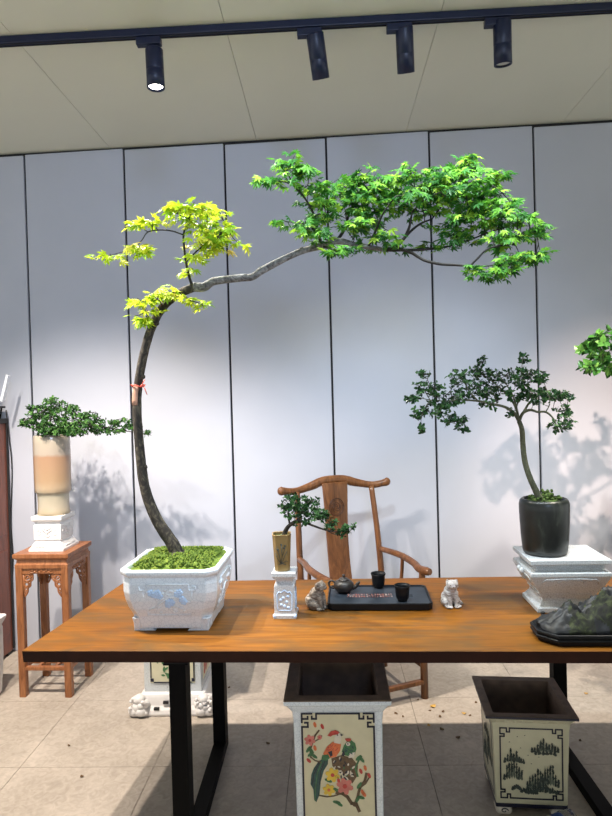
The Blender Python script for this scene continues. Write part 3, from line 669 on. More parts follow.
grow(rng, [sb(284, 508, Y, 6, 4, .03, 7), sb(292, 500, Y, 9, 5, .04, 12), sb(296, 511, Y-.01, 13, 7, .05, 20), sb(308, 502, Y, 11, 6, .05, 15), sb(314, 514, Y-.02, 14, 7, .05, 22), sb(324, 518, Y-.03, 9, 6, .04, 11), sb(300, 522, Y-.03, 8, 3, .03, 4), sb(329, 527, Y-.05, 5, 3, .02, 3), sb(349, 528, Y-.06, 9, 4, .03, 9), sb(341, 534, Y-.06, 4, 2, .015, 2), sb(335, 522, Y-.05, 3, 2, .02, 2)],
     nb, 'oval', .0140, 5, lf, tw, .010, .0008)
tw.build('twigs', M['twig'], pt, fix=False); lf.build('foliage', M['smallleaf'], pt, fix=False)

# ------------------------------------------------------------------ tea tray, teapot, cups
t0 = on(328.5, 612, TT); t1 = on(435, 612, TT); tb0 = on(331, 585, TT+.03)
tyc = (t0.y+tb0.y)/2; L = V(((t0.x+t1.x)/2, tyc, TT)); ta = math.atan2(t1.y-t0.y, t1.x-t0.x)*.5+TA*.5
hx = (t1-t0).length/2; hy = abs(tb0.y-t0.y)/2
ty = thing('tea_tray', 'black rectangular tea tray with a strip of reddish carved characters', 'tray', L, ta)
m = MB(); cc = .014
m.rect([(hx-.006, hy-.006, 0), (hx-.002, hy-.002, .004), (hx, hy, .026), (hx-.001, hy-.001, .028), (hx-.006, hy-.006, .028), (hx-.008, hy-.008, .022)], cc, 0, cap1=False); m.build('rim', M['black'], ty, .001)
m = MB(); m.rect([(hx-.007, hy-.007, .016), (hx-.007, hy-.007, .0225)], cc, 0); m.build('draining_board', M['traytop'], ty)
m = MB(); rr = random.Random(2)
xs = -hx*.62
for row in range(2):
    for k in range(17):
        x = -.118+k*.0105; y = .006-row*.022
        for j in range(4):
            a = rr.uniform(-.0035, .0035); b_ = rr.uniform(-.009, .009)
            if j % 2: m.box((x, y+b_, .0229), (.0075, .0016, .0012), 1 if rr.random() < .4 else 0)
            else: m.box((x+a, y, .0229), (.0017, .018, .0012), 1 if rr.random() < .4 else 0)
m.build('carved_characters', [M['redtext'], M['paletext']], ty)
m = MB()
for k in range(3): m.box((hx*.62, -.02+.012*k, .0227), (.02, .003, .001))
m.build('drain_slot', M['gap'], ty)
zt = TT+.0225
def cup(u, v, label, g='black teacups on the tray'):
    p = on(u, v, zt); c = thing('teacup', label, 'cup', (p.x, p.y, zt), 0, g)
    m = MB(); m.lathe([(.017, 0), (.0185, .002), (.0185, .006), (.024, .012), (.0262, .03), (.0268, .046), (.0305, .058), (.0295, .0595), (.0255, .047), (.0245, .03), (.021, .014), (.004, .010)], 28); m.build('bowl', M['black'], c)
    return p
cup(378.5, 587.5, 'black flared teacup standing farther back on the tea tray'); cup(402.5, 600.5, 'black flared teacup near the front edge of the tea tray')
p = on(344, 592, zt); tp_ = thing('teapot', 'small dark clay teapot with a round lid on the tea tray', 'teapot', (p.x, p.y, zt), radians(-8))
m = MB(); m.lathe([(.022, 0), (.024, .003), (.036, .012), (.041, .024), (.039, .036), (.030, .045), (.021, .048), (.018, .048)], 32); m.build('body', M['pewter'], tp_)
m = MB(); m.lathe([(.0215, .047), (.0215, .050), (.016, .055), (.007, .058), (.004, .060), (.006, .064), (.0065, .068), (.003, .071)], 24); m.build('lid', M['pewter'], tp_)
m = MB(); m.tube(spline([(.034, 0, .018), (.048, 0, .024), (.056, 0, .036), (.064, 0, .042)], 5), lerp_r([.010, .008, .006, .0045], 16), 10); m.build('spout', M['pewter'], tp_)
m = MB(); m.tube(spline([(-.034, 0, .038), (-.050, 0, .044), (-.060, 0, .034), (-.056, 0, .020), (-.038, 0, .014)], 6), .0042, 8); m.build('handle', M['pewter'], tp_)

# ------------------------------------------------------------------ cat figurines
def cat(u, v, rz, head, mat, label, dark):
    p = on(u, v, TT); r = thing('cat_figurine', label, 'figurine', (p.x, p.y, TT), rz); r.scale = (1.12, 1.12, .93)
    m = MB()                                       # sits facing -y
    m.ell((0, .012, .030), (.030, .032, .030)); m.ell((0, .002, .052), (.024, .025, .034)); m.ell((0, -.006, .070), (.019, .019, .022))
    for sx in (-1, 1):
        m.ell((sx*.021, .004, .018), (.012, .024, .018)); m.ell((sx*.020, -.022, .006), (.008, .014, .006))
        m.tube([(sx*.012, -.014, .062), (sx*.011, -.022, .03), (sx*.010, -.025, .006)], [.010, .0075, .0065], 8); m.ell((sx*.010, -.029, .005), (.0075, .010, .005))
    m.tube(spline([(.0, .04, .010), (.022, .042, .008), (.036, .022, .007), (.036, -.002, .007)], 5), .0062, 8)
    hr = Matrix.Rotation(head, 3, 'Z'); hc = V((0, -.016, .092))
    def hp(x, y, z): return hc + hr @ V((x, y, z))
    m.ell(hc, (.0215, .0195, .0185)); m.ell(hp(0, -.013, -.006), (.0105, .009, .0075)); m.ell(hp(.011, -.006, -.006), (.009, .009, .008)); m.ell(hp(-.011, -.006, -.006), (.009, .009, .008))
    for sx in (-1, 1): m.tube([hp(sx*.0125, .001, .008), hp(sx*.0148, .001, .016), hp(sx*.0155, .0, .021)], [.009, .006, .0015], 8)
    o = m.build('body', mat, r); md = o.modifiers.new('r', 'REMESH'); md.mode = 'VOXEL'; md.voxel_size = .0016; md.use_smooth_shade = True
    md = o.modifiers.new('s', 'SMOOTH'); md.iterations = 4; baked(o)
    for sx in (-1, 1):
        m = MB(); m.ell(hp(sx*.0082, -.0155, .002), (.0032, .002, .0024), 0, 8, 6); m.build('eye', dark, r)
    m = MB(); m.ell(hp(0, -.0222, -.004), (.0026, .0016, .0018), 0, 8, 6); m.build('nose', dark, r)
cat(317, 608, radians(58), radians(12), M['cat'], 'brownish cat figurine with lowered head sitting beside the small pedestal', M['carve'])
cat(451, 605.5, radians(8), radians(-6), M['catpale'], 'pale grey cat figurine sitting alone and facing the front of the table', M['carve'])

# ------------------------------------------------------------------ big white pedestal and dark pot tree
pf = on(566, 613.5, TT); L = V((pf.x, pf.y+.115, TT)); L = V((at(564.5, 560, 2.27).x, pf.y+.095, TT))
wp = thing('waisted_pedestal', 'white waisted ceramic pedestal under the dark round pot', 'pedestal', L, TA*.6)
pr = [(.118, 0), (.120, .004), (.120, .018), (.112, .024), (.098, .042), (.096, .050), (.108, .075), (.128, .105), (.142, .132), (.149, .146), (.149, .158), (.143, .161), (.128, .164), (.126, .172), (.128, .186), (.147, .190), (.149, .193), (.149, .206), (.148, .208)]
pr = [(a, z*.94) for a, z in pr]
pr = [(a*.955, z) for a, z in pr]
m = MB(); zrect(m, pr, 1, .80, 0); wb = m.build('body', M['white_glaze2'], wp, .0015)
def wx(z):
    for (a0, z0), (a1, z1) in zip(pr, pr[1:]):
        if z0 <= z <= z1: return a0+(a1-a0)*(z-z0)/(z1-z0)
    return .12
m = MB()
def fp(x, z, s):
    h = wx(z)+.001
    return V((x, -h*.8, z)) if s == 0 else V((-h, x*.8, z)) if s == 1 else V((h, x*.8, z))
for s in (0, 1, 2):
    m.tube([fp(x, z, s) for x, z in [(-.10, .108), (-.096, .118), (-.088, .126), (-.03, .128), (.03, .128), (.088, .126), (.096, .118), (.10, .108)]], .003, 6)
    m.tube([fp(x, z, s) for x, z in [(-.045, .112), (-.03, .122), (0, .126), (.03, .122), (.045, .112)]], .0028, 6)
    m.tube([fp(x, z, s) for x, z in [(.055, .127), (.066, .118), (.074, .124)]], .0025, 6); m.tube([fp(x, z, s) for x, z in [(-.055, .127), (-.066, .118), (-.074, .124)]], .0025, 6)
    for k in range(34): m.ell(fp(-.112+k*.0068, .158, s), (.0022, .0022, .003), 0, 6, 5)
    for k in range(20): m.ell(fp(-.08+k*.0084, .064, s), (.003, .0025, .003), 0, 6, 5)
m.build('relief', M['white_glaze2'], wb)
m = MB()
for s in (1,):
    for (x, z, r_) in [(-.02, .135, .012), (.02, .135, .012), (0, .125, .014), (0, .11, .010)]: m.ell(fp(x, z, s)+V((-.003, 0, 0)), (.010, r_, r_), 0, 10, 8)
m.build('mask_handle', M['white_glaze2'], wb)
ztop = TT+.208*.94
DP = on(545.5, 553, ztop); L3 = V((DP.x, L.y, ztop))
dt = thing('potted_tree', 'slender dark leaved tree in a dark round pot on the white waisted pedestal', 'potted tree', L3)
m = MB(); m.lathe([(r_*.96, z_*.975) for r_, z_ in [(.074, 0), (.080, .004), (.084, .02), (.088, .06), (.0915, .12), (.0935, .17), (.0935, .19), (.090, .203), (.083, .210), (.076, .209), (.073, .203), (.072, .18)]], 48); m.build('pot', M['darkpot'], dt)
m = mossbed(.070, .070, .190, .020, RN, True, 18); m.build('moss', M['soilmoss'], dt)
m = MB()
for _ in range(14): m.ell((.012+RN.uniform(-.018, .018), -.012+RN.uniform(-.015, .015), .216+RN.uniform(0, .018)), (.006, .006, .007), 0, 8, 6)
m.ell((.012, -.012, .216), (.016, .014, .014), 0, 10, 8)
for _ in range(60): a_ = RN.uniform(0, 6.28); k_ = RN.uniform(0, .062); m.ell((k_*cos(a_), k_*sin(a_), .206+RN.uniform(0, .007)), (.006, .006, .005), 0, 7, 5)
m.build('moss_clump', M['soilmoss'], dt)
Y = L3.y
m = MB(); q = pxline(L3, [(541, 501, Y-.01), (537, 493, Y-.01), (530, 478, Y-.01), (525, 462, Y), (523, 446, Y), (522, 430, Y), (519, 421, Y)], 6)
m.tube(q, lerp_r([.014, .0125, .011, .0105, .010, .0095, .0085], len(q)), 10); m.build('trunk', M['barkgreen'], dt)
nb = q[-6:]; m = MB()
for pts, rad in [([(519, 421, Y), (514, 413, Y-.03), (505, 407, Y-.05), (492, 404, Y-.07), (478, 401, Y-.08), (462, 400, Y-.08), (446, 401, Y-.07), (430, 400, Y-.06), (418, 397, Y-.05)], [.007, .006, .0052, .0046, .004, .0034, .0028, .002, .0013]),
                 ([(519, 421, Y), (516, 408, Y+.03), (510, 398, Y+.06), (500, 388, Y+.08), (488, 378, Y+.08), (476, 370, Y+.08)], [.006, .005, .004, .003, .002, .0013]),
                 ([(519, 421, Y), (517, 410, Y-.02), (513, 396, Y-.03), (506, 384, Y-.05), (498, 374, Y-.06)], [.005, .004, .003, .0022, .0014]),
                 ([(519, 421, Y), (523, 413, Y-.02), (530, 410, Y-.04), (538, 412, Y-.06), (546, 412, Y-.06), (553, 418, Y-.07), (556, 424, Y-.08)], [.0065, .0058, .005, .0045, .004, .003, .002]),
                 ([(523, 413, Y-.02), (530, 402, Y+.02), (540, 394, Y+.05), (552, 390, Y+.06), (562, 392, Y+.06)], [.005, .004, .003, .002, .0013]),
                 ([(516, 408, Y+.03), (520, 396, Y+.01), (524, 384, Y-.02), (522, 368, Y-.02), (523, 356, Y-.02)], [.004, .003, .002, .0016, .001]),
                 ([(478, 401, Y-.08), (470, 392, Y-.06), (464, 382, Y-.05), (458, 374, Y-.05)], [.003, .0024, .0018, .0012]), ([(446, 401, Y-.07), (440, 410, Y-.08), (446, 420, Y-.08), (456, 424, Y-.08)], [.0022, .002, .0015, .001]),
                 ([(430, 400, Y-.06), (424, 388, Y-.06), (428, 378, Y-.06), (430, 370, Y-.06)], [.0018, .0014, .0012, .0008]), ([(430, 400, Y-.06), (424, 410, Y-.08), (421, 420, Y-.09), (422, 430, Y-.09)], [.0018, .0014, .0012, .0008]), ([(546, 412, Y-.06), (550, 402, Y-.07), (546, 388, Y-.06), (542, 378, Y-.06)], [.002, .0015, .0012, .0008])]:
    q = pxline(L3, pts, 5); m.tube(q, lerp_r(rad, len(q)), 8); nb += q[3:]
m.build('branches', M['barkgreen'], dt)
lf = MB(); tw = MB(); rng = random.Random(19)
def tbb(*a): c, r, n = pxblob(*a, L3); return c, V(r)*1.06, round(n*2.5)
grow(rng, [tbb(413, 398, Y-.05, 8, 4, .04, 7), tbb(420, 388, Y-.06, 7, 6, .04, 5), tbb(424, 374, Y-.06, 9, 4, .03, 5), tbb(421, 412, Y-.08, 8, 7, .05, 8), tbb(423, 428, Y-.09, 5, 5, .03, 4), tbb(437, 388, Y-.06, 10, 8, .07, 11), tbb(438, 408, Y-.08, 12, 9, .07, 14), tbb(456, 420, Y-.08, 14, 8, .06, 12), tbb(456, 396, Y-.07, 14, 10, .08, 14), tbb(460, 376, Y-.05, 12, 9, .07, 11), tbb(463, 430, Y-.08, 6, 4, .03, 3),
           tbb(478, 390, Y, 13, 10, .1, 15), tbb(480, 371, Y+.05, 10, 9, .07, 10), tbb(482, 359, Y+.05, 5, 4, .03, 3), tbb(488, 405, Y-.06, 9, 5, .05, 5), tbb(495, 380, Y+.02, 13, 10, .1, 16), tbb(500, 394, Y, 12, 7, .08, 10), tbb(511, 413, Y-.02, 6, 4, .04, 3), tbb(522, 388, Y, 13, 12, .09, 20), tbb(518, 374, Y-.02, 12, 8, .07, 12), tbb(523, 358, Y-.02, 5, 5, .03, 4),
           tbb(536, 396, Y, 13, 9, .09, 15), tbb(534, 374, Y-.04, 12, 8, .06, 11), tbb(553, 396, Y+.03, 11, 7, .06, 11), tbb(564, 396, Y+.05, 8, 6, .05, 7), tbb(562, 410, Y, 9, 7, .05, 8), tbb(560, 426, Y-.07, 11, 6, .05, 10), tbb(568, 418, Y-.05, 7, 4, .04, 4), tbb(542, 378, Y-.06, 5, 5, .03, 4)],
     nb, 'oval', .0155, 4, lf, tw, .012, .0009)
tw.build('twigs', M['twig'], dt, fix=False); lf.build('foliage', M['smallleaf'], dt, fix=False)

# ------------------------------------------------------------------ viewing stone on black tray
a = on(531, 634, TT); b = on(556, 646, TT)
L = V((on(640, 640, TT).x, on(620, 637, TT).y, TT)); hx = L.x - on(531, 634, TT).x
st = thing('stone_tray', 'low black lacquered tray with clipped corners under the dark rock', 'tray', L, TA)
hy = .088
m = MB(); m.rect([(hx-.012, hy-.012, 0), (hx-.006, hy-.006, .004), (hx-.004, hy-.004, .012), (hx, hy, .015), (hx, hy, .021), (hx-.004, hy-.004, .024), (hx, hy, .028), (hx, hy, .036), (hx-.004, hy-.004, .038), (hx-.010, hy-.010, .034)], [.05]*10, 0); m.build('tray_body', M['black'], st, .001)
rk = MB(); vs = []; fs = []; NX, NY = 90, 46
tops = [(-.0, 0)]
def ridge(x):   # height of crest along the tray, metres
    pts = [(-hx, .012), (-hx+.03, .028), (-hx+.075, .062), (-hx+.115, .078), (-hx+.15, .072), (-hx+.19, .095), (-hx+.24, .125), (-hx+.31, .15), (0.1, .17), (.2, .12), (hx, .012)]
    for (x0, z0), (x1, z1) in zip(pts, pts[1:]):
        if x0 <= x <= x1: t = (x-x0)/(x1-x0); return z0+(z1-z0)*t
    return .01
for i in range(NX+1):
    for j in range(NY+1):
        a_ = -1+2*i/NX; b_ = -1+2*j/NY
        x = a_*(hx-.012); w_ = (hy-.012)*min(1, ((1-abs(a_))*9)**.5+.02); y = b_*w_
        e = max(0, 1-abs(b_)**2.2)**.75; q = V((x, y, 0))
        nz = noise.fractal(q*16, 1, 2, 6)*.034 + abs(noise.noise(q*34))*-.030 + noise.noise(q*100)*.008
        z = .030 + e*(ridge(x)*.9 + nz*min(1, ridge(x)*14))
        vs.append((x, y, max(z, .030)))
for i in range(NX):
    for j in range(NY): fs.append((i*(NY+1)+j, (i+1)*(NY+1)+j, (i+1)*(NY+1)+j+1, i*(NY+1)+j+1))
rk.add(vs, fs, 0, True)
for k, f in enumerate(fs):
    cx = sum(vs[i][0] for i in f)/4; cy = sum(vs[i][1] for i in f)/4
    if noise.noise(V((cx, cy, 0))*13+V((5, 0, 0))) + .25*noise.noise(V((cx, cy, 3))*60) > (.02 if -hx+.05 < cx < -hx+.17 else .2): rk.m[k] = 1
ring = [j for j in range(NY+1)] + [i*(NY+1)+NY for i in range(1, NX+1)] + [NX*(NY+1)+j for j in range(NY-1, -1, -1)] + [i*(NY+1) for i in range(NX-1, 0, -1)]
ro = MB(); ro.v = rk.v; ro.f = rk.f+[tuple(ring)]; ro.m = rk.m+[0]; ro.s = rk.s+[False]
ro = ro.build('viewing_stone', [M['rock'], M['rockmoss']]); ro.location = (L.x, L.y, TT+.005); ro.rotation_euler = (0, 0, TA)
tag(ro, 'dark craggy mountain shaped rock with green moss on a black tray', 'rock')

# ------------------------------------------------------------------ plant stand at the wall with pedestal and tall pot
s0 = on(20, 697, 0); s1 = on(67, 698, 0); s2 = on(93, 674, 0)
sw = (s1-s0).length; sd = (s2-s1).length
ctr = (s0+s2)/2; sa = math.atan2(s1.y-s0.y, s1.x-s0.x)
HS = 0.765
ps = thing('plant_stand', 'tall carved reddish wood plant stand near the dark cabinet', 'stand', (ctr.x, ctr.y, 0), sa*.5)
hx = sw/2+.012; hy = sd/2+.0
sm = M['standwood']
for sx in (-1, 1):
    for sy in (-1, 1):
        m = MB(); m.rect([(.0185, .0185, 0), (.0195, .0195, HS-.075)], .004, 0, (sx*(hx-.018), sy*(hy-.018), 0)); m.build('leg', sm, ps)
m = MB(); m.rect([(hx+.002, hy+.002, HS-.078), (hx+.002, hy+.002, HS-.058), (hx-.004, hy-.004, HS-.052), (hx-.006, hy-.006, HS-.034), (hx+.0, hy+.0, HS-.030), (hx+.006, hy+.006, HS-.024), (hx+.009, hy+.009, HS-.020), (hx+.009, hy+.009, HS-.002), (hx+.007, hy+.007, HS)], 0, 0); m.build('top', sm, ps, .002)
for s in range(4):
    Rm = Matrix.Rotation(s*pi/2, 4, 'Z'); hw = hx if s % 2 == 0 else hy; hh = hy if s % 2 == 0 else hx
    m = MB(); m.box(Rm @ V((0, -hh+.012, HS-.093)), (2*hw-.07, .012, .03) if s % 2 == 0 else (.012, 2*hw-.07, .03)); ap = m.build('apron', sm, ps)
    m = MB()
    for k in range(9):
        x = -.052+k*.013; m.ell(Rm @ V((x, -hh+.005, HS-.093+.004*(-1)**k)), (.006, .004, .006) if s % 2 == 0 else (.004, .006, .006), 0, 8, 6)
    m.tube([Rm @ V((x, -hh+.005, HS-.093+z)) for x, z in [(-.07, 0), (-.06, .007), (0, .010), (.06, .007), (.07, 0), (.06, -.008), (0, -.011), (-.06, -.008), (-.07, 0)]], .002, 6)
    m.build('apron_carving', sm, ap)
    for sx in (-1, 1):
        m = MB(); xo = sx*(hw-.038); zo = HS-.108
        T = lambda x, z: Rm @ V((xo - sx*x, -hh+.014, zo - z))
        def sc(cx, cz, r, th=.005): m.tube([T(cx+r*cos(k*pi/9), cz+r*sin(k*pi/9)) for k in range(19)], th, 7)
        m.tube([T(0, 0), T(.0, .06), T(0, .125)], [.006, .006, .004], 7); m.tube([T(.0, .004), T(.03, .004), T(.052, .006)], [.006, .006, .004], 7)
        sc(.022, .026, .016, .006); sc(.038, .014, .008); sc(.016, .058, .012, .0055); sc(.012, .084, .008, .0045); sc(.007, .104, .006, .004)
        m.tube(spline([T(.052, .006), T(.050, .03), T(.038, .046), T(.036, .066), T(.024, .078), T(.020, .1), T(.004, .125)], 5), .0045, 7)
        m.ell(T(.022, .026), (.007, .007, .007), 0, 8, 6)
        m.build('carved_bracket', sm, ps)
zs = .150
for sy in (-1, 1):
    m = MB(); m.box((0, sy*(hy-.018), zs), (2*hx-.05, .026, .020)); m.build('stretcher', sm, ps, .003)
for sx in (-1, 1):
    m = MB(); m.box((sx*(hx-.018), 0, zs), (.026, 2*hy-.05, .020)); m.build('stretcher', sm, ps, .003)
m = MB()
for k in (-1, 1): m.box((k*hx*.32, 0, zs), (.014, 2*hy-.05, .014)); m.box((0, k*hy*.32, zs), (2*hx-.05, .014, .0135))
m.build('lattice', sm, ps)
L = V((ctr.x+.008, ctr.y-.005, HS))
cp = thing('stepped_pedestal', 'white carved stepped pedestal on the wooden plant stand', 'pedestal', L, sa*.5)
m = MB(); zrect(m, [(.096, 0), (.096, .014), (.090, .020), (.076, .044), (.070, .050), (.070, .056), (.0755, .060), (.0755, .138), (.070, .142), (.066, .146), (.066, .152), (.080, .162), (.084, .168), (.084, .186), (.082, .188)], 1, 1, 0); cb = m.build('body', M['plaster'], cp, .002)
m = MB()
for s in range(4):
    Rm = Matrix.Rotation(s*pi/2, 4, 'Z'); T = lambda x, z, o=0: Rm @ V((x, -.0757-o, z))
    m.tube([T(x, z) for x, z in [(-.03, .128), (-.022, .112), (-.008, .104), (0, .092), (.008, .104), (.022, .112), (.03, .128)]], .004, 6)
    m.tube([T(x, z) for x, z in [(-.02, .126), (-.008, .118), (0, .112), (.008, .118), (.02, .126)]], .0035, 6); m.tube([T(x, z) for x, z in [(-.014, .084), (0, .074), (.014, .084)]], .0035, 6)
    for k in (-1, 1): m.tube([T(k*.045+.012*cos(a)*.8, .10+.014*sin(a)) for a in [j*pi/6 for j in range(13)]], .0025, 6)
    m.tube([Rm @ V((x, -.089, z)) for x, z in [(-.06, .024), (-.03, .028), (0, .022), (.03, .028), (.06, .024)]], .003, 6)
m.build('relief', M['plaster'], cb)
L4 = V((L.x+.004, L.y, HS+.188))
bt = thing('potted_shrub', 'bushy small leaved shrub trailing sideways from a tall tan cylinder pot', 'potted plant', L4)
m = MB(); m.lathe([(.082, 0), (.085, .006), (.083, .02), (.080, .05), (.082, .10), (.084, .118), (.090, .122), (.0935, .128), (.0945, .15), (.0965, .28), (.0955, .395), (.0945, .424), (.091, .434), (.085, .434), (.083, .426), (.081, .385)], 48); m.build('pot', M['banded'], bt)
m = mossbed(.082, .082, .412, .014, RN, True, 14); m.build('soil', M['soilmoss'], bt)
Y = L4.y; m = MB(); nb = []
for pts, rad in [([(54, 440, Y), (56, 430, Y-.02), (64, 424, Y-.03), (78, 424, Y-.05), (94, 426, Y-.06), (110, 428, Y-.06), (126, 431, Y-.05), (142, 433, Y-.04)], [.012, .010, .008, .006, .005, .004, .003, .0018]),
                 ([(54, 440, Y), (50, 425, Y+.02), (52, 412, Y+.03), (50, 400, Y+.03)], [.008, .006, .004, .002]), ([(50, 425, Y+.02), (40, 418, Y), (30, 418, Y-.02), (24, 420, Y-.03)], [.005, .004, .003, .0015]),
                 ([(64, 424, Y-.03), (66, 412, Y), (68, 402, Y+.02)], [.005, .004, .002]), ([(78, 424, Y-.05), (86, 414, Y-.04), (96, 412, Y-.03)], [.004, .003, .0015]), ([(110, 428, Y-.06), (116, 420, Y-.05), (128, 419, Y-.04)], [.003, .002, .001])]:
    q = pxline(L4, pts, 5); m.tube(q, lerp_r(rad, len(q)), 8); nb += q[3:]
m.build('stems', M['bark'], bt)
lf = MB(); tw = MB(); rng = random.Random(31)
def lb(*a): c, r, n = pxblob(*a, L4); return c, V(r)*1.06, round(n*3)
grow(rng, [lb(45, 431, Y-.09, 10, 4, .04, 10), lb(58, 431, Y-.1, 10, 4, .04, 12), lb(72, 433, Y-.09, 9, 4, .04, 9), lb(27, 422, Y-.02, 8, 5, .05, 12), lb(38, 412, Y, 9, 7, .08, 20), lb(40, 425, Y-.04, 9, 6, .08, 16), lb(52, 405, Y+.02, 11, 8, .1, 24), lb(54, 420, Y-.04, 12, 9, .1, 26), lb(68, 412, Y, 11, 9, .1, 24), lb(70, 426, Y-.06, 11, 7, .08, 18), lb(82, 420, Y-.04, 11, 8, .09, 20), lb(82, 431, Y-.06, 9, 4, .06, 9), lb(94, 422, Y-.05, 11, 8, .08, 17), lb(98, 431, Y-.06, 9, 4, .05, 8), lb(108, 424, Y-.05, 10, 7, .06, 12), lb(116, 431, Y-.06, 9, 3, .05, 7), lb(122, 423, Y-.04, 9, 5, .05, 9), lb(134, 427, Y-.04, 8, 4, .04, 7), lb(146, 433, Y-.04, 5, 2, .02, 4), lb(30, 408, Y, 4, 3, .03, 2)],
     nb, 'oval', .0160, 5, lf, tw, .016, .0009)
tw.build('twigs', M['twig'], bt, fix=False); lf.build('foliage', M['boxleaf'], bt, fix=False)

# ------------------------------------------------------------------ square planters on the floor
def fret(m, x0, x1, z0, z1, y, w, mat, k):     # rectangular line frame with stepped key corners
    def hb(a, b, z): m.box(((a+b)/2, y, z), (abs(b-a)+w, .0016, w), mat)
    def vb(x, a, b): m.box((x, y, (a+b)/2), (w, .0016, abs(b-a)+w), mat)
    hb(x0+k, x1-k, z1); hb(x0+k, x1-k, z0); vb(x0, z0+k, z1-k); vb(x1, z0+k, z1-k)
    for sx, x in ((1, x0), (-1, x1)):
        for sz, z in ((1, z0), (-1, z1)):
            hb(x, x+sx*k*.62, z); vb(x, z, z+sz*k*.5); hb(x, x+sx*k*.34, z+sz*k*.5); 
            vb(x+sx*k, z, z+sz*k*.62); hb(x+sx*k, x+sx*k*.55, z+sz*k*.62); hb(x, x+sx*k*.62, z+sz*k); vb(x+sx*k*.62, z+sz*k*.98, z+sz*k*.66)
# bird and blossom planter
Yb = 2.0
pl = at(283.5, 701, Yb); pr_ = at(392, 701, Yb); zt = (pl.z+pr_.z)/2; hw = (pr_.x-pl.x)/2; dep = .19
L = V(((pl.x+pr_.x)/2, Yb+hw, 0))
bpn = thing('square_planter', 'tall crackled white planter painted with two birds and red blossoms', 'planter', L, radians(-.5))
bw = hw*.865
m = MB(); m.rect([(bw*.93, bw*.93, .03), (bw*.94, bw*.94, .10), (bw*.965, bw*.965, zt-.08), (bw*.985, bw*.985, zt-.05), (hw*.95, hw*.95, zt-.022), (hw, hw, zt-.016), (hw, hw, zt-.003)], .004, 0, cap1=False); bb = m.build('body', M['white_glaze'], bpn, .002)
m = MB(); m.rect([(hw, hw, zt-.003), (hw-.003, hw-.003, zt), (hw*.78, hw*.78, zt), (hw*.75, hw*.75, zt-.02), (hw*.70, hw*.70, .06)], .004, 0, cap0=False, cap1=True); m.build('unglazed_rim', M['brown_clay'], bpn)
for sx in (-1, 1):
    for sy in (-1, 1): m = MB(); m.rect([(.022, .022, 0), (.026, .026, .035)], 0, 0, (sx*(bw*.93-.027), sy*(bw*.93-.027), 0)); m.build('foot', M['white_glaze'], bpn, .002)
S = .000907; fyv = -bw*.985-.0010
# the face leans in a little towards the foot: painted panel follows it as a thin plate
def bx(cx): return (cx-252)*S
ztp = zt-.052
def bz(cy): return ztp-(cy-235)*S
zb = .075
m = MB(); tilt = (bw*.985-bw*.94)/(zt-.05-.10)
def face(x, z, off=0): return V((x, -(bw*.94+(z-.10)*tilt)-.0012-off, z))
hpx = .1215
def plate(m, poly, mat, off, th=.0008):
    a = [face(x, z, off+th) for x, z in poly]; b = [face(x, z, off) for x, z in poly]; n = len(poly)
    m.add(a+b, [tuple(range(n)), tuple(reversed(range(n, 2*n)))] + [(i, i+n, (i+1) % n+n, (i+1) % n) for i in range(n)], mat)
plate(m, [(-hpx, zb), (hpx, zb), (hpx, ztp), (-hpx, ztp)], 0, -.0014, .0018)
pn = m.build('painted_panel', M['cream'], bpn)
m = MB()
def line(m, pts, w, mat, off=.0012, crop=True):
    P_ = [V((bx(a), bz(b))) for a, b in pts] if crop else [V(p) for p in pts]
    for a, b in zip(P_, P_[1:]):
        t_ = (b-a); 
        if t_.length < 1e-6: continue
        t_.normalize(); n_ = V((-t_.y, t_.x))*w/2; e = t_*w*.4
        plate(m, [tuple(a-e+n_), tuple(b+e+n_), tuple(b+e-n_), tuple(a-e-n_)], mat, off)
wl = .0062
k = .032
x0, x1, z0, z1 = -hpx+.002, hpx-.002, zb+.002, ztp-.002
def L2_(pts, w=wl): line(m, pts, w, 0, .0008, False)
L2_([(x0, z0+k*1.4), (x0, z1-k*1.4)]); L2_([(x1, z0+k*1.4), (x1, z1-k*1.4)]); L2_([(x0+k*1.5, z1), (x1-k*1.5, z1)]); L2_([(x0+k*1.5, z0), (x1-k*1.5, z0)])
for sx, xx in ((1, x0), (-1, x1)):
    for sz, zz in ((1, z0), (-1, z1)):
        f_ = lambda a, b: (xx+sx*a*k, zz+sz*b*k)
        L2_([f_(0, 1.4), f_(.62, 1.4), f_(.62, .95), f_(.3, .95)]); L2_([f_(1.5, 0), f_(1.5, .55), f_(1.05, .55), f_(1.05, .28)]); L2_([f_(0, .9), f_(0, 0), f_(1.05, 0)]); L2_([f_(0, .55), f_(.62, .55), f_(.62, .3)])
m.build('key_border', M['navyline'], pn)
mats = [M['brownen'], M['green'], M['red'], M['orange'], M['yellow'], M['rose'], M['teal'], M['whiteen'], M['navyline']]
m = MB()
def pg(pts, mat, off=.001): plate(m, [(bx(a), bz(b)) for a, b in pts], mat, off)
def disc(cx, cy, rx, ry, mat, off=.001, n=10, rot=0):
    pg([(cx+rx*cos(2*pi*i/n)*cos(rot)-ry*sin(2*pi*i/n)*sin(rot), cy+rx*cos(2*pi*i/n)*sin(rot)+ry*sin(2*pi*i/n)*cos(rot)) for i in range(n)], mat, off)
def flower(cx, cy, r, mat, cmat, off=.0014):
    for i in range(6): a = i*pi/3+.3; disc(cx+r*.6*cos(a), cy+r*.6*sin(a), r*.48, r*.34, mat, off+.0001*(i % 2), 8, a)
    disc(cx, cy, r*.28, r*.28, cmat, off+.0006, 8)
def bud(cx, cy, r, mat, ang): disc(cx, cy, r*1.2, r*.65, mat, .0014, 8, ang)
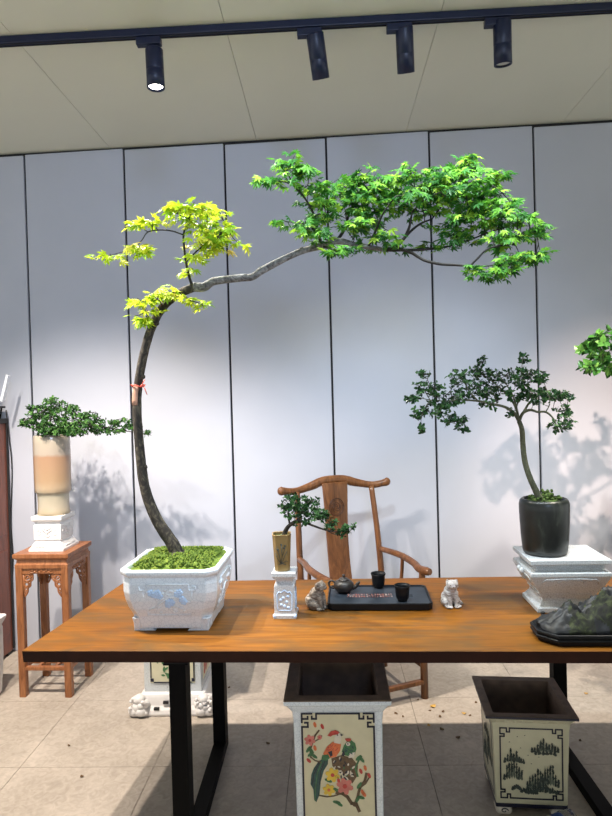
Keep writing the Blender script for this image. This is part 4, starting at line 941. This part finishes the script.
# branches
line(m, [(322, 600), (312, 575), (295, 572), (280, 548), (262, 535), (242, 532)], .011, 0); line(m, [(305, 580), (318, 548), (326, 515), (345, 490), (352, 462)], .009, 0, .0011); line(m, [(326, 515), (348, 498), (360, 478)], .005, 0, .001)
line(m, [(262, 535), (230, 545), (205, 548), (178, 543)], .004, 0); line(m, [(150, 400), (148, 372), (158, 345), (168, 318), (182, 300)], .0055, 0); line(m, [(158, 345), (180, 332), (192, 320)], .004, 0); line(m, [(150, 400), (165, 412), (185, 418)], .004, 0); line(m, [(320, 470), (312, 440), (325, 412), (335, 398)], .006, 1)
# rock
pg([(225, 405), (262, 392), (300, 402), (322, 430), (318, 470), (300, 498), (275, 470), (250, 455), (228, 432)], 0, .0008)
rr = random.Random(6)
for _ in range(34): x = rr.uniform(232, 314); y = rr.uniform(402, 480); disc(x, y, rr.uniform(4, 9), rr.uniform(2, 4), rr.choice([7, 7, 1, 8]), .0014, 7, rr.uniform(0, 3))
# long tailed bird
pg([(178, 415), (200, 402), (214, 400), (212, 425), (196, 450), (184, 490), (178, 540), (166, 568), (158, 560), (156, 520), (146, 500), (150, 465), (160, 440)], 6, .001)
line(m, [(190, 415), (172, 460), (163, 520), (162, 562)], .003, 1, .0018); line(m, [(200, 415), (185, 450), (180, 500)], .003, 8, .0018); line(m, [(180, 420), (160, 460), (152, 500)], .003, 8, .0018)
pg([(196, 385), (210, 360), (232, 342), (252, 340), (262, 352), (258, 375), (242, 398), (218, 402), (200, 398)], 3, .0014); pg([(192, 392), (214, 388), (220, 402), (206, 412), (188, 408)], 1, .0018); pg([(214, 380), (228, 374), (230, 392), (222, 398)], 8, .002)
pg([(236, 345), (240, 322), (250, 308), (262, 312), (264, 330), (258, 350)], 7, .0018); pg([(213, 318), (226, 302), (244, 298), (258, 306), (250, 314), (234, 316), (224, 322)], 2, .0022); pg([(260, 312), (272, 316), (262, 320)], 8, .0022); disc(250, 316, 2.5, 2.5, 8, .003, 8)
for _ in range(16): line(m, [(rr.uniform(205, 250), rr.uniform(348, 390))]*1+[(rr.uniform(205, 250), rr.uniform(348, 390))], .0016, 2, .0019) if False else disc(rr.uniform(208, 252), rr.uniform(352, 388), 4, 1.6, 2, .0019, 6, 2.2)
# green bird
pg([(264, 378), (272, 356), (284, 340), (300, 336), (314, 348), (318, 368), (312, 388), (292, 396), (272, 392)], 1, .0014); pg([(276, 330), (288, 328), (300, 330), (296, 340), (282, 340)], 2, .0022); disc(288, 350, 8, 7, 7, .002); disc(287, 349, 2.5, 2.5, 8, .003, 8); pg([(262, 392), (272, 370), (276, 388), (270, 396)], 8, .002); pg([(292, 385), (312, 380), (308, 400), (288, 402)], 7, .0018)
for _ in range(14): disc(rr.uniform(276, 312), rr.uniform(352, 386), 5, 2, 6, .0019, 6, .8)
# blossoms and leaves
flower(228, 466, 26, 4, 2); flower(213, 522, 22, 4, 3); flower(272, 508, 30, 5, 2); flower(148, 336, 20, 5, 2); flower(184, 325, 9, 5, 2)
for x, y, a, mt in [(168, 278, 1.3, 3), (195, 285, 1.2, 2), (142, 412, .8, 2), (166, 365, 1.3, 3), (348, 440, 1.3, 3), (332, 452, 1.2, 2), (362, 468, 1.2, 2), (336, 530, 1.3, 3), (250, 488, 1.3, 2), (342, 538, 1, 3)]: bud(x, y, 9, mt, a)
for x, y, a in [(152, 375, 1.0), (142, 370, 2.2), (162, 395, .6), (150, 388, 2.5), (240, 568, .2), (250, 575, .6), (212, 487, .4), (325, 402, 2.4), (330, 550, .3), (336, 408, .9), (325, 505, 2.2), (235, 520, .3), (318, 556, 2.1)]: disc(x, y, 15, 6, 1, .0013, 8, a)
m.build('bird_painting', mats, pn)

# landscape planter
Lf0 = on(520, 824, 0); Yl = Lf0.y
pl = at(487, 718.5, Yl); pr_ = at(579, 717.5, Yl); zt = (pl.z+pr_.z)/2; hw = (pr_.x-pl.x)/2
L = V(((pl.x+pr_.x)/2, Yl+hw, 0)); lr = radians(-4.5)
lpn = thing('square_planter', 'short cream planter painted with ink mountains and edged in black', 'planter', L+V((.012, .004, 0)), lr)
bw = hw*.86
m = MB(); m.rect([(bw*.90, bw*.90, .042), (bw*.91, bw*.91, .05), (bw*.97, bw*.97, zt-.06), (bw*.99, bw*.99, zt-.035), (hw*.95, hw*.95, zt-.014), (hw*.97, hw*.97, zt-.011)], .003, 0, cap1=False); lb_ = m.build('body', M['cream2'], lpn, .002)
m = MB(); m.rect([(hw*.97, hw*.97, zt-.012), (hw, hw, zt-.010), (hw, hw, zt-.001)], .003, 1, cap0=False, cap1=False); m.rect([(hw, hw, zt-.001), (hw-.002, hw-.002, zt), (hw*.81, hw*.81, zt-.002), (hw*.78, hw*.78, zt-.02), (hw*.70, hw*.70, .07)], .003, 0, cap0=False); m.build('unglazed_rim', [M['brown_clay'], M['navyline']], lpn)
m = MB(); m.rect([(bw*.91, bw*.91, .030), (bw*.91, bw*.91, .044)], .003, 0); m.build('foot_band', M['navyline'], lpn)
for sx in (-1, 1):
    for sy in (-1, 1):
        m = MB(); m.rect([(.024, .024, 0), (.030, .030, .012), (.026, .026, .032)], .006, 0, (sx*(bw*.91-.03), sy*(bw*.91-.03), 0)); ft = m.build('foot', M['whiteen'], lpn, .002)
        m = MB(); cx_, cy_ = sx*(bw*.91-.03), sy*(bw*.91-.03)
        m.tube([V((cx_+.014*cos(a)*(1-a/9), cy_-.0285, .016+.009*sin(a)*(1-a/9))) for a in [j*.5 for j in range(14)]], .0022, 6); m.build('foot_scroll', M['navyline'], ft)
tilt2 = (bw*.97-bw*.91)/(zt-.06-.05)
def face(x, z, off=0): return V((x, -(bw*.91+(z-.05)*tilt2)-.0012-off, z))
Q = .34/380.   # metres per drawing unit
x0, x1, z1, z0 = -bw*.78, bw*.78, zt-.055, .066
m = MB(); kk = .024; wl = .0052
L2b = lambda pts: line(m, pts, wl, 0, .0, False)
L2b([(x0, z0+kk*1.3), (x0, z1-kk*1.3)]); L2b([(x1, z0+kk*1.3), (x1, z1-kk*1.3)]); L2b([(x0+kk*1.4, z1), (x1-kk*1.4, z1)]); L2b([(x0+kk*1.4, z0), (x1-kk*1.4, z0)])
for sx, xx in ((1, x0), (-1, x1)):
    for sz, zz in ((1, z0), (-1, z1)):
        f_ = lambda a, b: (xx+sx*a*kk, zz+sz*b*kk)
        L2b([f_(0, 1.3), f_(.6, 1.3), f_(.6, .9), f_(-.0, .9)]); L2b([f_(1.4, 0), f_(1.4, .6), f_(.95, .6), f_(.95, .0)]); L2b([f_(0, .9), f_(0, .0), f_(.95, 0)])
m.build('key_border', M['navyline'], lpn)
m = MB(); rr = random.Random(12)
W_ = x1-x0; Hh = z1-z0
def mount(cx, base, wid, hgt, n):        # craggy ink peaks: narrow spires in pale wash with dark broken strokes down one flank
    n = max(4, round(n*1.3)); xs = [cx-wid/2+wid*(i+.5)/n for i in range(n)]
    for i, x in enumerate(xs):
        t_ = abs(2*(i+.5)/n-1); h_ = hgt*(1-.75*t_**1.4)*rr.uniform(.55, 1.1)+.003; w1 = wid/n*rr.uniform(.8, 1.15)
        jag = [(x-w1*.5, base+h_*.22), (x-w1*.46, base+h_*.45), (x-w1*.30, base+h_*.52), (x-w1*.26, base+h_*.74), (x-w1*.10, base+h_*.82), (x, base+h_), (x+w1*.12, base+h_*.86), (x+w1*.16, base+h_*.70), (x+w1*.36, base+h_*.60), (x+w1*.40, base+h_*.38), (x+w1*.5, base+h_*.2), (x+w1*.1, base+h_*.10)]
        plate(m, jag, 1, .0002+.0001*(i % 3), .0008)
        for _ in range(7):
            q_ = rr.random()**.7; yy = base+h_*(.22+.74*q_); xx = x+rr.uniform(-.42, .42)*w1*(1.05-q_); a_ = rr.uniform(.0022, .0046); l_ = rr.uniform(.006, .014)
            plate(m, [(xx-a_, yy-l_*.5), (xx-a_*.3, yy+l_*.5), (xx+a_*.5, yy+l_*.35), (xx+a_*1.2, yy-l_*.1), (xx+a_*.6, yy-l_*.6)], 0, .0011+.00015*rr.random(), .0004)
fx = lambda a: x0+W_*a
fz = lambda b: z0+Hh*b
mount(fx(.72), fz(.66), W_*.46, Hh*.20, 8); mount(fx(.72), fz(.63), W_*.36, Hh*.09, 5); mount(fx(.19), fz(.50), W_*.28, Hh*.22, 5); mount(fx(.2), fz(.24), W_*.32, Hh*.40, 6); mount(fx(.30), fz(.50), W_*.18, Hh*.14, 4)
mount(fx(.78), fz(.16), W_*.34, Hh*.40, 6); mount(fx(.58), fz(.10), W_*.34, Hh*.36, 6); mount(fx(.62), fz(.09), W_*.62, Hh*.10, 12); mount(fx(.25), fz(.13), W_*.14, Hh*.05, 4); mount(fx(.5), fz(.08), W_*.2, Hh*.06, 5)
for a, b in [(.33, .72), (.45, .62), (.62, .6), (.5, .5), (.28, .88), (.4, .9), (.15, .8), (.36, .4)]:
    plate(m, [(fx(a)-.003, fz(b)), (fx(a), fz(b)+.002), (fx(a)+.003, fz(b)), (fx(a), fz(b)-.001)], 0, .0, .0005)
m.build('ink_landscape', [M['ink'], M['ink2']], lpn)
# side painting on the left face
m = MB(); f0 = face
def face(x, z, off=0): p_ = f0(x, z, off); return V((p_.y, -p_.x, p_.z))
line(m, [(x0, z0), (x0, z1), (x1, z1), (x1, z0), (x0, z0)], wl, 2, .0, False)
mount(fx(.3), fz(.15), W_*.4, Hh*.5, 8); mount(fx(.7), fz(.3), W_*.4, Hh*.45, 8); mount(fx(.5), fz(.6), W_*.5, Hh*.2, 8)
m.build('side_landscape', [M['ink'], M['ink2'], M['navyline']], lpn)
m = MB()
for k in range(9): m.ell((-bw*.84+k*bw*.21, -bw*.985-.006, zt-.026), (.007, .004, .006), 0, 8, 6)
m.build('bosses', M['cream2'], lpn)

# footed white planter behind the table
bf = on(174, 716, 0)
L = V((on(172, 716, 0).x, bf.y+.17, 0))
fpn = thing('footed_planter', 'white planter on a scrolled lion foot base behind the black table leg', 'planter', L)
bwid = .143
m = MB(); m.rect([(.185, .175, 0), (.19, .18, .012), (.185, .175, .03), (.17, .16, .05), (.165, .155, .085), (.16, .15, .10), (.15, .14, .105)], .006, 0); bs = m.build('base', M['plaster'], fpn, .003)
for sx in (-1, 1):
    m = MB(); rr = random.Random(40+sx)
    for (x, y, z, r) in [(.165, -.165, .05, .036), (.16, -.17, .085, .030), (.15, -.175, .03, .032), (.185, -.165, .028, .034), (.135, -.168, .06, .026), (.175, -.13, .06, .035), (.18, -.16, .078, .022), (.15, -.182, .06, .022)]:
        m.ell((sx*x, y, z), (r, r, r*.85), 0, 10, 8)
    for _ in range(26): m.ell((sx*rr.uniform(.125, .205), -.175-rr.uniform(0, .02), rr.uniform(.02, .10)), (.010, .009, .009), 0, 7, 5)
    m.build('lion_mask', M['plaster'], bs)
for x, z in ((-.03, .066), (-.075, .038), (.075, .038)): m = MB(); m.box((x, -.166 if z > .05 else -.172, z), (.026, .012, .012)); m.build('pierced_slot', M['gap'], bs)
m = MB(); m.rect([(bwid, bwid*.95, .10), (bwid+.002, bwid*.95, .12), (bwid, bwid*.95, .53), (bwid+.02, bwid*.95+.02, .56), (bwid+.02, bwid*.95+.02, .58), (bwid-.01, bwid*.95-.01, .58), (bwid-.02, bwid*.95-.02, .50)], .004, 0); fb = m.build('body', M['white_glaze2'], fpn, .002)
yy = -bwid*.95-.002
m = MB(); m.box((0, yy+.001, .33), (.225, .003, .36)); pn2 = m.build('painted_panel', M['cream2'], fpn)
m = MB(); w_ = .006
for (x, z, sx, sz) in [(0, .153, .19, w_), (0, .505, .19, w_), (-.108, .33, w_, .31), (.108, .33, w_, .31), (-.103, .165, .016, .016), (.103, .165, .016, .016), (-.103, .495, .016, .016), (.103, .495, .016, .016)]: m.box((x, yy-.001, z), (sx, .002, sz))
m.build('key_border', M['navyline'], pn2)
m = MB(); rr = random.Random(17)
for _ in range(60):
    x = rr.gauss(-.012, .035); z = rr.uniform(.18, .46) if rr.random() < .55 else rr.uniform(.24, .34); a = rr.uniform(0, 6.28); s = rr.uniform(.012, .026)
    m.prism([(s*cos(a+t_)*rx, s*sin(a+t_)*rx) for t_, rx in [(0, 1), (.6, .5), (1.6, .35), (3.1, .6), (4.6, .35), (5.6, .5)]], (x, yy-.0015-.0004*rr.random(), z), (1, 0, 0), (0, 0, 1), (0, -.001, 0))
m.tube([V((-.005, yy-.001, .165)), V((-.012, yy-.001, .25)), V((-.02, yy-.001, .40))], .004, 6)
m.build('painted_plant', M['green'], pn2)
m = MB(); m.box((bwid+.001, 0, .33), (.003, .20, .36)); m.build('side_panel', M['cream2'], fpn)
m = MB()
for _ in range(26): m.ell((bwid+.003, rr.uniform(-.08, .08), rr.uniform(.18, .48)), (.0012, .014, .018), 0, 8, 6)
m.build('side_blossom', M['red'], fpn)

# ------------------------------------------------------------------ bright plant at the right edge
L5 = V((1.86, 2.86, 0))
gp = thing('potted_tree', 'glossy broad leaved plant hanging into view above the dark potted tree', 'potted tree', L5)
m = MB(); m.lathe([(.12, 0), (.13, .01), (.16, .2), (.18, .40), (.19, .42), (.17, .42), (.16, .38)], 40); m.build('pot', M['darkpot'], gp)
m = mossbed(.16, .16, .375, .02, RN, True, 12); m.build('soil', M['soilmoss'], gp)
m = MB(); q = spline([V((0, 0, .38)), V((.02, 0, .7)), V((.0, .01, 1.1)), V((-.04, 0, 1.4)), V((-.10, 0, 1.6))], 6); m.tube(q, lerp_r([.028, .022, .02, .018, .014], len(q)), 10); m.build('trunk', M['bark'], gp)
nb = q[-8:]; m = MB()
for pts, rad in [([V((-.08, 0, 1.56)), V((-.18, -.02, 1.66)), V((-.3, -.03, 1.68)), V((-.42, -.03, 1.66))], [.012, .009, .006, .003]), ([V((-.1, 0, 1.6)), V((-.16, .05, 1.75)), V((-.22, .05, 1.85))], [.010, .007, .003]), ([V((-.18, -.02, 1.66)), V((-.3, -.06, 1.62)), V((-.4, -.05, 1.58))], [.006, .005, .003]), ([V((-.04, 0, 1.4)), V((.1, .05, 1.6)), V((.2, .05, 1.7))], [.01, .008, .004])]:
    q = spline(pts, 5); m.tube(q, lerp_r(rad, len(q)), 8); nb += q[2:]
m.build('branches', M['bark'], gp)
lf = MB(); tw = MB(); rng = random.Random(77); Y = 2.85
def gb(*a): return pxblob(*a, L5)
grow(rng, [gb(604, 332, Y, 9, 7, .08, 9), gb(598, 345, Y-.03, 12, 6, .08, 10), gb(585, 350, Y-.03, 8, 5, .05, 6), gb(604, 358, Y, 14, 8, .1, 16), gb(592, 366, Y-.04, 12, 6, .07, 9), gb(606, 371, Y, 9, 5, .08, 7), gb(581, 351, Y-.03, 6, 3, .03, 3), gb(618, 340, Y, 14, 14, .12, 18), gb(625, 362, Y, 14, 12, .12, 16), gb(668, 445, Y, 34, 30, .18, 50), gb(648, 400, Y, 20, 26, .16, 34), gb(690, 420, Y+.05, 40, 34, .2, 50), gb(650, 350, Y, 30, 26, .16, 40), gb(690, 345, Y, 36, 30, .18, 44)], nb, 'oval', .036, 5, lf, tw, .022, .0015)
tw.build('twigs', M['twig'], gp, fix=False); lf.build('foliage', M['brightleaf'], gp, fix=False)

# ------------------------------------------------------------------ cabinet, device, cable, pot at the left edge
cx1 = at(9, 560, 3.74).x; ztc = at(8, 418.5, 3.7).z
cb_ = thing('cabinet', 'tall dark red wooden cabinet at the edge against the back wall', 'cabinet', (cx1-.30, 3.64, 0))
m = MB(); m.box((0, 0, .02+(ztc-.05)/2), (.58, .28, ztc-.05)); m.build('carcass', M['cabinet'], cb_, .003)
m = MB(); m.box((0, 0, ztc-.015), (.60, .30, .03)); m.build('top_board', M['cable'], cb_, .003)
for k in (0, 1):
    m = MB(); m.box((.2915, -.0, .40+k*.62), (.006, .20, .52)); m.build('side_panel', M['cabinet'], cb_, .002)
for k in (-1, 1):
    m = MB(); m.box((k*.144, -.146, ztc/2), (.280, .014, ztc-.12)); d_ = m.build('door', M['cabinet'], cb_, .003)
    m = MB(); m.ell((-k*-.02+k*.0, -.165, .8), (.010, .012, .010)); m.build('knob', M['tanpot'], d_)
for sx in (-1, 1):
    for sy in (-1, 1): m = MB(); m.box((sx*.26, sy*.11, .0125), (.05, .05, .025)); m.build('foot', M['cable'], cb_)
m = MB(); m.box((.2945, .134, ztc/2), (.008, .012, ztc-.06)); m.build('edge_strip', M['cable'], cb_)
sh = thing('riser_shelf', 'small dark riser shelf on top of the red cabinet', 'shelf', (cx1-.16, 3.66, ztc))
m = MB(); zr = at(8, 406, 3.66).z-ztc; m.box((0, 0, zr-.006), (.32, .2, .012)); m.build('shelf_board', M['cable'], sh, .002)
for sx in (-1, 1):
    for sy in (-1, 1): m = MB(); m.tube([(sx*.13, sy*.085, 0), (sx*.14, sy*.09, zr-.012)], .005, 8); m.build('leg', M['blackmetal'], sh)
dv = thing('wireless_router', 'white plastic device with an upright tilted fin at the edge on the dark riser', 'router', (cx1-.115, 3.66, ztc+zr))
m = MB(); m.rect([(.10, .07, 0), (.105, .075, .006), (.102, .072, .028), (.095, .066, .034)], .02, 0); m.build('casing', M['plastic'], dv, .003)
e0 = at(3.2, 401, 3.62)-V(dv.location); e1 = at(9.6, 375, 3.62)-V(dv.location)
m = MB(); m.bar(V((e0.x-.008, e0.y, .028)), e1-V((.008, 0, 0)), .016, .030, up=V((0, 1, 0))); m.build('antenna', M['plastic'], dv, .003)
m = MB(); m.bar(V((e0.x-.09, e0.y, .028)), e1+V((-.11, 0, .0)), .012, .024, up=V((0, 1, 0))); m.build('antenna', M['plastic'], dv, .003)
m = MB(); m.tube(spline([at(6, 410, 3.77), at(9.5, 440, 3.785), at(12, 470, 3.79), at(11, 520, 3.79), at(13, 560, 3.79), at(11, 600, 3.79), at(12.5, 640, 3.79), V((at(13, 655, 3.79).x, 3.79, .006))], 6), .004, 6)
o = m.build('power_cable', M['cable']); tag(o, 'thin black cable running down the wall beside the red cabinet', 'cable')
m0 = on(2.5, 708, 0); L6 = V((m0.x-.24, m0.y+.02, 0))
wpt = thing('flared_pot', 'white flared pot cut by the photo edge in front of the cabinet', 'pot', L6)
zt = at(5, 625, L6.y).z
m = MB(); m.rect([(.145, .145, 0), (.155, .155, .02), (.165, .165, zt*.5), (.165, .165, zt-.06), (.162, .162, zt-.045), (.178, .178, zt-.012), (.180, .180, zt), (.155, .155, zt), (.15, .15, zt-.05)], .02, 0); m.build('body', M['plaster'], wpt, .003)
m = mossbed(.145, .145, zt-.06, .02, RN, n=10); m.build('soil', M['soilmoss'], wpt)

# ------------------------------------------------------------------ water bottle on the floor
bpos = on(551, 834, 0); L7 = V((bpos.x, bpos.y-.01, .033))
wb_ = thing('water_bottle', 'clear plastic bottle with a blue label lying before the short planter', 'bottle', L7, radians(205))
def along(prof): 
    mm = MB(); mm.lathe(prof, 24); mm.v = [(z-.10, y, x) for x, y, z in mm.v]; return mm
along([(.024, 0), (.031, .006), (.0325, .02), (.0325, .13), (.030, .15), (.018, .178), (.0125, .188), (.0125, .196)]).build('shell', M['clear'], wb_)
along([(.0329, .055), (.0332, .056), (.0332, .115), (.0329, .116)]).build('blue_wrap', M['bluecap'], wb_)
along([(.0332, .095), (.0334, .096), (.0334, .105), (.0332, .106)]).build('white_band', M['whiteen'], wb_)
along([(.0145, .196), (.0148, .197), (.0148, .212), (.013, .214)]).build('cap', M['whiteen'], wb_)

# ------------------------------------------------------------------ fallen leaves
fl_ = [(433, 707, 1, 1.5, 'yellow dry leaf on the floor just beyond the table shadow'), (464, 714, 1, 1.0, 'small pale yellow leaf beside the short planter rim on the floor'), (443, 712, 0, .8, None), (440, 717, 0, .8, None), (396, 714, 0, .9, None), (403, 717, 0, .7, None), (429, 726, 1, .9, 'pale dry leaf lying in the table shadow'), (442, 730, 0, 1.1, None), (476, 703, 0, .8, None), (586, 694, 1, .9, 'yellow leaf on the sunlit floor by the farther table leg'), (580, 741, 0, .7, None), (458, 738, 0, 1, None), (82, 777, 0, .8, None), (69, 746, 0, .7, None), (229, 688, 0, .8, None), (268, 744, 0, .9, None), (430, 711, 0, .6, None), (470, 716, 0, .7, None), (418, 700, 0, .6, None)]
rr = random.Random(55)
for u, v, yl, s, lab in fl_:
    p = on(u, v, 0); m = MB(); s *= .020; a = rr.uniform(0, 6.28)
    vs = []; n = 10
    for i in range(n+1):
        t_ = i/n; wd = sin(pi*t_)**.8*.42*s
        for k in (-1, 0, 1): vs.append((t_*s-s/2, k*wd, .0015+.18*s*(abs(k)*.8+(2*t_-1)**2)))
    m.add(vs, [(i*3+k, (i+1)*3+k, (i+1)*3+k+1, i*3+k+1) for i in range(n) for k in (0, 1)], 0, True)
    o = m.build('fallen_leaf', M['deadleaf'] if yl else M['brownleaf'], fix=False); o.location = (p.x, p.y, .0); o.rotation_euler = (0, 0, a)
    md = o.modifiers.new('t', 'SOLIDIFY'); md.thickness = .0008
    tag(o, lab or 'tiny curled brown leaf scrap on the stone floor', 'leaf', 'fallen leaves on the floor')
p = on(543, 614.5, TT); m = MB(); m.ell((0, 0, .006), (.009, .007, .006), 0, 7, 5); o = m.build('stone_chip', M['rock']); o.location = p; tag(o, 'tiny black stone chip on the table by the white waisted pedestal', 'stone')

# ------------------------------------------------------------------ lights
def spotl(name, loc, aim, watts, col, ang, blend=.6, rad=.04):
    l = bpy.data.lights.new(name, 'SPOT'); l.energy = watts; l.color = col; l.spot_size = radians(ang); l.spot_blend = blend; l.shadow_soft_size = rad
    o = bpy.data.objects.new(name, l); C.objects.link(o); o.location = loc; o.rotation_euler = (V(aim)-V(loc)).to_track_quat('-Z', 'Y').to_euler(); return o
L1, ax1 = SL[0]
yt_ = 2.1
spotl('track_lamp', L1+ax1*.02, L1+V((.28, -.40, -.70)), 190, (1, .97, .86), 56, .6, .03)
spotl('track_lamp', (-1.38, yt_, 2.9), (-1.15, 2.7, 0), 310, (1, .88, .76), 100, .7, .03)
spotl('track_lamp', (-1.68, yt_, 2.9), (-1.3, 2.9, 0), 270, (1, .88, .76), 100, .7, .03)
spotl('track_lamp', (1.5, yt_, 2.9), (1.3, 3.1, 0), 260, (1, .88, .74), 70, .8, .03)
spotl('front_lamp', (-.1, 1.75, 2.98), (.25, 2.3, 2.0), 130, (.86, .95, 1), 90, .8, .06)
spotl('front_lamp', (.75, 1.8, 2.98), (.6, 2.3, 2.0), 130, (.86, .95, 1), 90, .8, .06)
spotl('side_lamp', (1.50, .9, 2.95), (1.80, 3.8, .85), 600, (1, .74, .58), 38, 1, .03)
spotl('far_lamp', (.67, -1.8, 2.95), (-.55, 3.8, 2.05), 400, (.46, .62, 1), 50, 1, .5)
spotl('side_lamp', (-1.75, 1.4, 2.95), (-1.32, 3.8, .95), 110, (1, .97, .93), 44, .9, .03)
w = bpy.data.worlds.new('daylight_fill'); bpy.context.scene.world = w; w.use_nodes = True
nt = w.node_tree; bg = nt.nodes['Background']
tc = nt.nodes.new('ShaderNodeTexCoord'); sx = nt.nodes.new('ShaderNodeSeparateXYZ'); lk(nt, tc.outputs['Generated'], sx.inputs[0])
rp = nt.nodes.new('ShaderNodeValToRGB'); mr = nt.nodes.new('ShaderNodeMapRange'); mr.inputs[1].default_value = -1; mr.inputs[2].default_value = 1
lk(nt, sx.outputs['Z'], mr.inputs[0]); lk(nt, mr.outputs[0], rp.inputs[0]); lk(nt, rp.outputs[0], bg.inputs[0])
rp.color_ramp.elements[0].position = .56; rp.color_ramp.elements[0].color = (.94, .98, .96, 1)    # bright band up to just above the horizon, added to light ceiling and pot fronts
rp.color_ramp.elements[1].position = .64; rp.color_ramp.elements[1].color = (.03, .032, .035, 1)    # dimmed above the band to keep the floor under the table dark
bg.inputs[1].default_value = 1.1

# ------------------------------------------------------------------ camera
cam = bpy.data.cameras.new('camera'); co_ = bpy.data.objects.new('camera', cam); C.objects.link(co_)
cam.sensor_fit = 'HORIZONTAL'; cam.sensor_width = 36; cam.lens = F/612*36; cam.clip_start = .05
mat = Matrix((cr, -cd, -fw)).transposed().to_4x4(); mat.translation = CAM; co_.matrix_world = mat
sc = bpy.context.scene; sc.camera = co_
sc.view_settings.view_transform = 'Standard'; sc.view_settings.look = 'None'; sc.view_settings.exposure = 0; sc.view_settings.gamma = 1; sc.view_settings.use_curve_mapping = False
